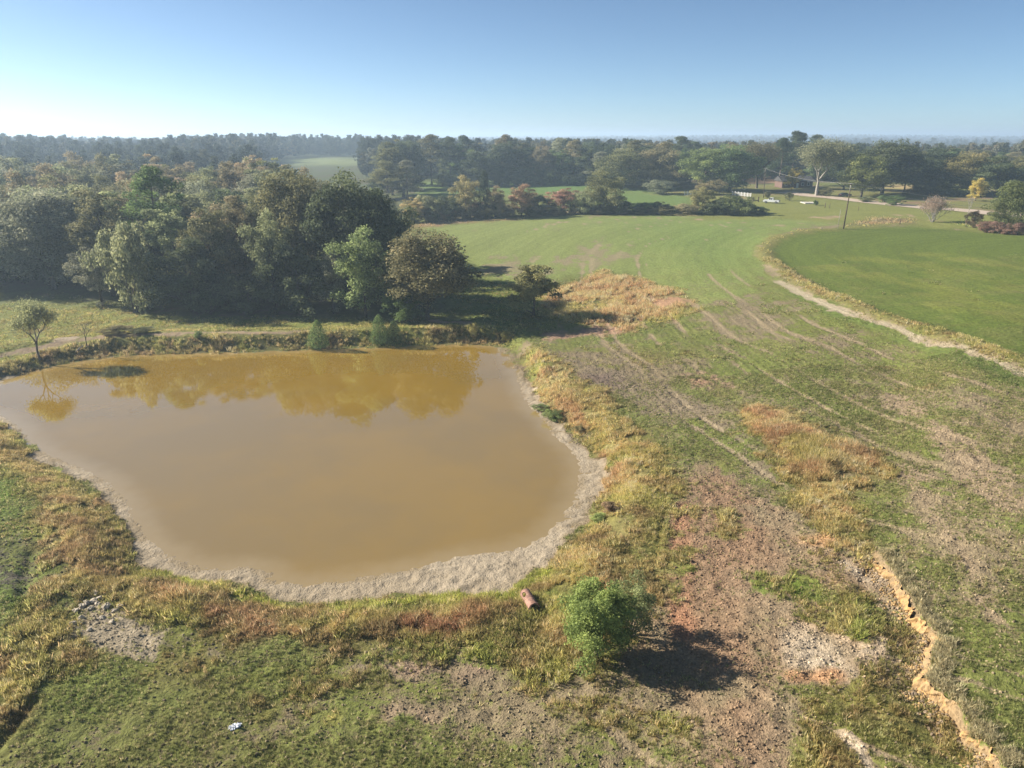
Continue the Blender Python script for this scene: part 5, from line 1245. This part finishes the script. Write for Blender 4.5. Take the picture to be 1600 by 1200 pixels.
# ------------------------------------------------------------------ near the pond
def culvert():
    a = Vector(foot(818, 934)); b = Vector(foot(837, 961)); a.z = b.z = 0; d = (b - a).normalized(); c = (a + b) / 2
    o = empty('pipe', (c.x, c.y, gz(c.x, c.y) + 0.33), math.atan2(d.y, d.x)); L = 1.55; seg, nl = 32, 28; V = []; F_ = []
    for r_ in (0.33, 0.285):
        for i in range(nl + 1):
            for k in range(seg):
                an = 2 * math.pi * k / seg; rr = r_ + (0.012 * math.sin(i * 1.9) if r_ > 0.3 else 0)
                V.append((-L / 2 + L * i / nl + 0.03 * math.sin(3 * an) * (i == nl), rr * math.cos(an), rr * math.sin(an)))
    def hole(i, k): 
        an = 2 * math.pi * (k + 0.5) / seg; return 4 <= i <= 10 and -2.2 < (an if an < math.pi else an - 2 * math.pi) - math.pi * 0.72 < 0.45 and math.sin(an) > 0.05 and (i in (5, 6, 7, 8, 9) or 2.1 < an < 2.6) and an > 1.95
    off = (nl + 1) * seg
    for i in range(nl):
        for k in range(seg):
            if hole(i, k): continue
            k2 = (k + 1) % seg; a0, a1, b0, b1 = i * seg + k, i * seg + k2, (i + 1) * seg + k, (i + 1) * seg + k2
            F_ += [(a0, a1, b1, b0), (off + a0, off + b0, off + b1, off + a1)]
    for i in (0, nl):
        for k in range(seg):
            k2 = (k + 1) % seg; F_.append((i * seg + k, i * seg + k2, off + i * seg + k2, off + i * seg + k))
    link('barrel', mesh_np('barrel', V, F_, M_RUST, True), o)
    MB2 = MB(); ring = []
    Vr = []; Fr = []
    for q, (r_, xx) in enumerate(((0.335, L / 2 - 0.1), (0.37, L / 2 - 0.09), (0.37, L / 2 - 0.02), (0.335, L / 2 - 0.01))):
        for k in range(seg): an = 2 * math.pi * k / seg; Vr.append((xx, r_ * math.cos(an), r_ * math.sin(an)))
    for q in range(3):
        for k in range(seg): k2 = (k + 1) % seg; Fr.append((q * seg + k, q * seg + k2, (q + 1) * seg + k2, (q + 1) * seg + k))
    link('rim', mesh_np('rim', Vr, Fr, M_RUST, True), o)
    o.rotation_euler = (0, R(3), math.atan2(d.y, d.x))
    tag(o, 'rusty broken pipe lying in the grass left of the green small tree', 'pipe')
culvert()
def lump(name, seed, size, mat, sub=3, flat_=0.6, amp=0.35, freq=2.2, smooth=True):
    r = np.random.default_rng(seed); bm = bmesh.new(); bmesh.ops.create_icosphere(bm, subdivisions=sub, radius=0.5)
    ph = r.random(9) * 6.28; dirs = rdirs(9, r)
    for v in bm.verts:
        n = np.array(v.co.normalized()); k = 1 + amp * sum(math.sin(freq * (1 + i * 0.35) * float(n @ dirs[i]) * 2 + ph[i]) / (2 + i) for i in range(9))
        v.co = Vector(n * 0.5 * k * np.array(size)); v.co.z *= flat_
    me = bpy.data.meshes.new(name); bm.to_mesh(me); bm.free(); me.materials.append(mat)
    if smooth: me.polygons.foreach_set('use_smooth', np.ones(len(me.polygons), bool))
    return me
x, y, z = foot(367, 1138); o = empty('plastic_bag', (x, y, z + 0.06), 0.4)
link('bag_body', lump('bag_body', 501, (0.34, 0.24, 0.28), M_PLASTIC, 4, 0.7, 0.8, 4.5, False), o); q = link('bag_handle', lump('bag_handle', 502, (0.22, 0.08, 0.1), M_PLASTIC, 3, 0.7, 0.8, 5, False), o); q.location = (0.2, 0.09, 0.0)
tag(o, 'crumpled white plastic bag on the short grass at the bottom left', 'litter')
rs = np.random.default_rng(17)
STONES = [(149,928,9,'roundest pale stone on top of the heap'),(154,936,9,'flat pale stone below the topmost stone of the heap'),(146,939,8,'pale stone at the left shoulder of the heap'),(152,943,7,'small pale stone in the middle of the heap'),(128,948,8,'long pale stone at the left foot of the heap'),(135,942,7,'pale slab leaning at the left of the heap'),(118,955,7,'lowest left stone beside the heap'),(142,950,6,'small stone in front of the heap'),(166,950,8,'reddish pale stone right of the heap'),(188,950,7,'pale stone right of the heap, left of a pair'),(193,944,6,'pale stone right of the heap, right of a pair'),(180,955,6,'small pale stone between heap and pair'),(126,965,6,'small stone on the bare ground below the heap'),(160,965,6,'small stone beside the green weed below the heap'),(176,972,6,'half-buried stone in the bare ground right of the weed'),(115,975,6,'stone at the left end of the bare ground'),(140,985,5,'small stone at the lower edge of the bare ground')]
for i, (u, v, wpx, lab) in enumerate(STONES):
    x, y, z = foot(u, v); w_ = wpx * 1.35 / FPX * cam_depth(y, z)
    o = link('stone', lump('stone', 510 + i, (w_ * 1.15, w_ * 0.9, w_), M_STONE, 3, 0.7, 0.35, 2.0, False), None, (x, y, z + 0.12 * w_)); o.rotation_euler = (0, 0, rs.random() * 6)
    tag(o, lab, 'stone', 'pale stones heaped on the bank')
# driftwood pole on the far left bank
a = Vector(foot(119, 551)); b = Vector(foot(131, 544)); o = empty('driftwood', (a.x, a.y, a.z))
d = b - a; d.z = 0.5
MB().tube([(0, 0, 0.12), tuple(d * 0.5 + Vector((0, 0, 0.25))), tuple(d + Vector((0, 0, 0.2)))], [0.11, 0.1, 0.05], 8).build('log', M_PALEBARK, o, True)
MB().tube([tuple(d * 0.7 + Vector((0, 0, 0.22))), tuple(d * 0.85 + Vector((0.2, -0.1, 0.5)))], [0.04, 0.015], 6).build('branch_stub', M_PALEBARK, o, True)
tag(o, 'bleached driftwood log on the far left bank below the thin sapling', 'log')

# ------------------------------------------------------------------ haze in the air
def haze():
    zb, zt = float(GZ.min()) - 1.0, float(GZ.max()) + 32.0
    mb = MB().box(((gx[0] + gx[-1]) / 2, (gy[0] + gy[-1]) / 2, (zb + zt) / 2), (gx[-1] - gx[0] + 60, gy[-1] - gy[0] + 60, zt - zb))
    m = bpy.data.materials.new('haze'); m.use_nodes = True; t = m.node_tree
    t.nodes.remove(t.nodes['Principled BSDF'])
    v = N(t, 'ShaderNodeVolumePrincipled'); v.inputs['Color'].default_value = (0.62, 0.80, 1.0, 1); v.inputs['Density'].default_value = 0.0004; v.inputs['Anisotropy'].default_value = 0.3
    t.links.new(v.outputs[0], t.nodes['Material Output'].inputs['Volume'])
    tag(mb.build('haze', m), 'thin blue haze over the far country', 'haze', kind='stuff')
haze()
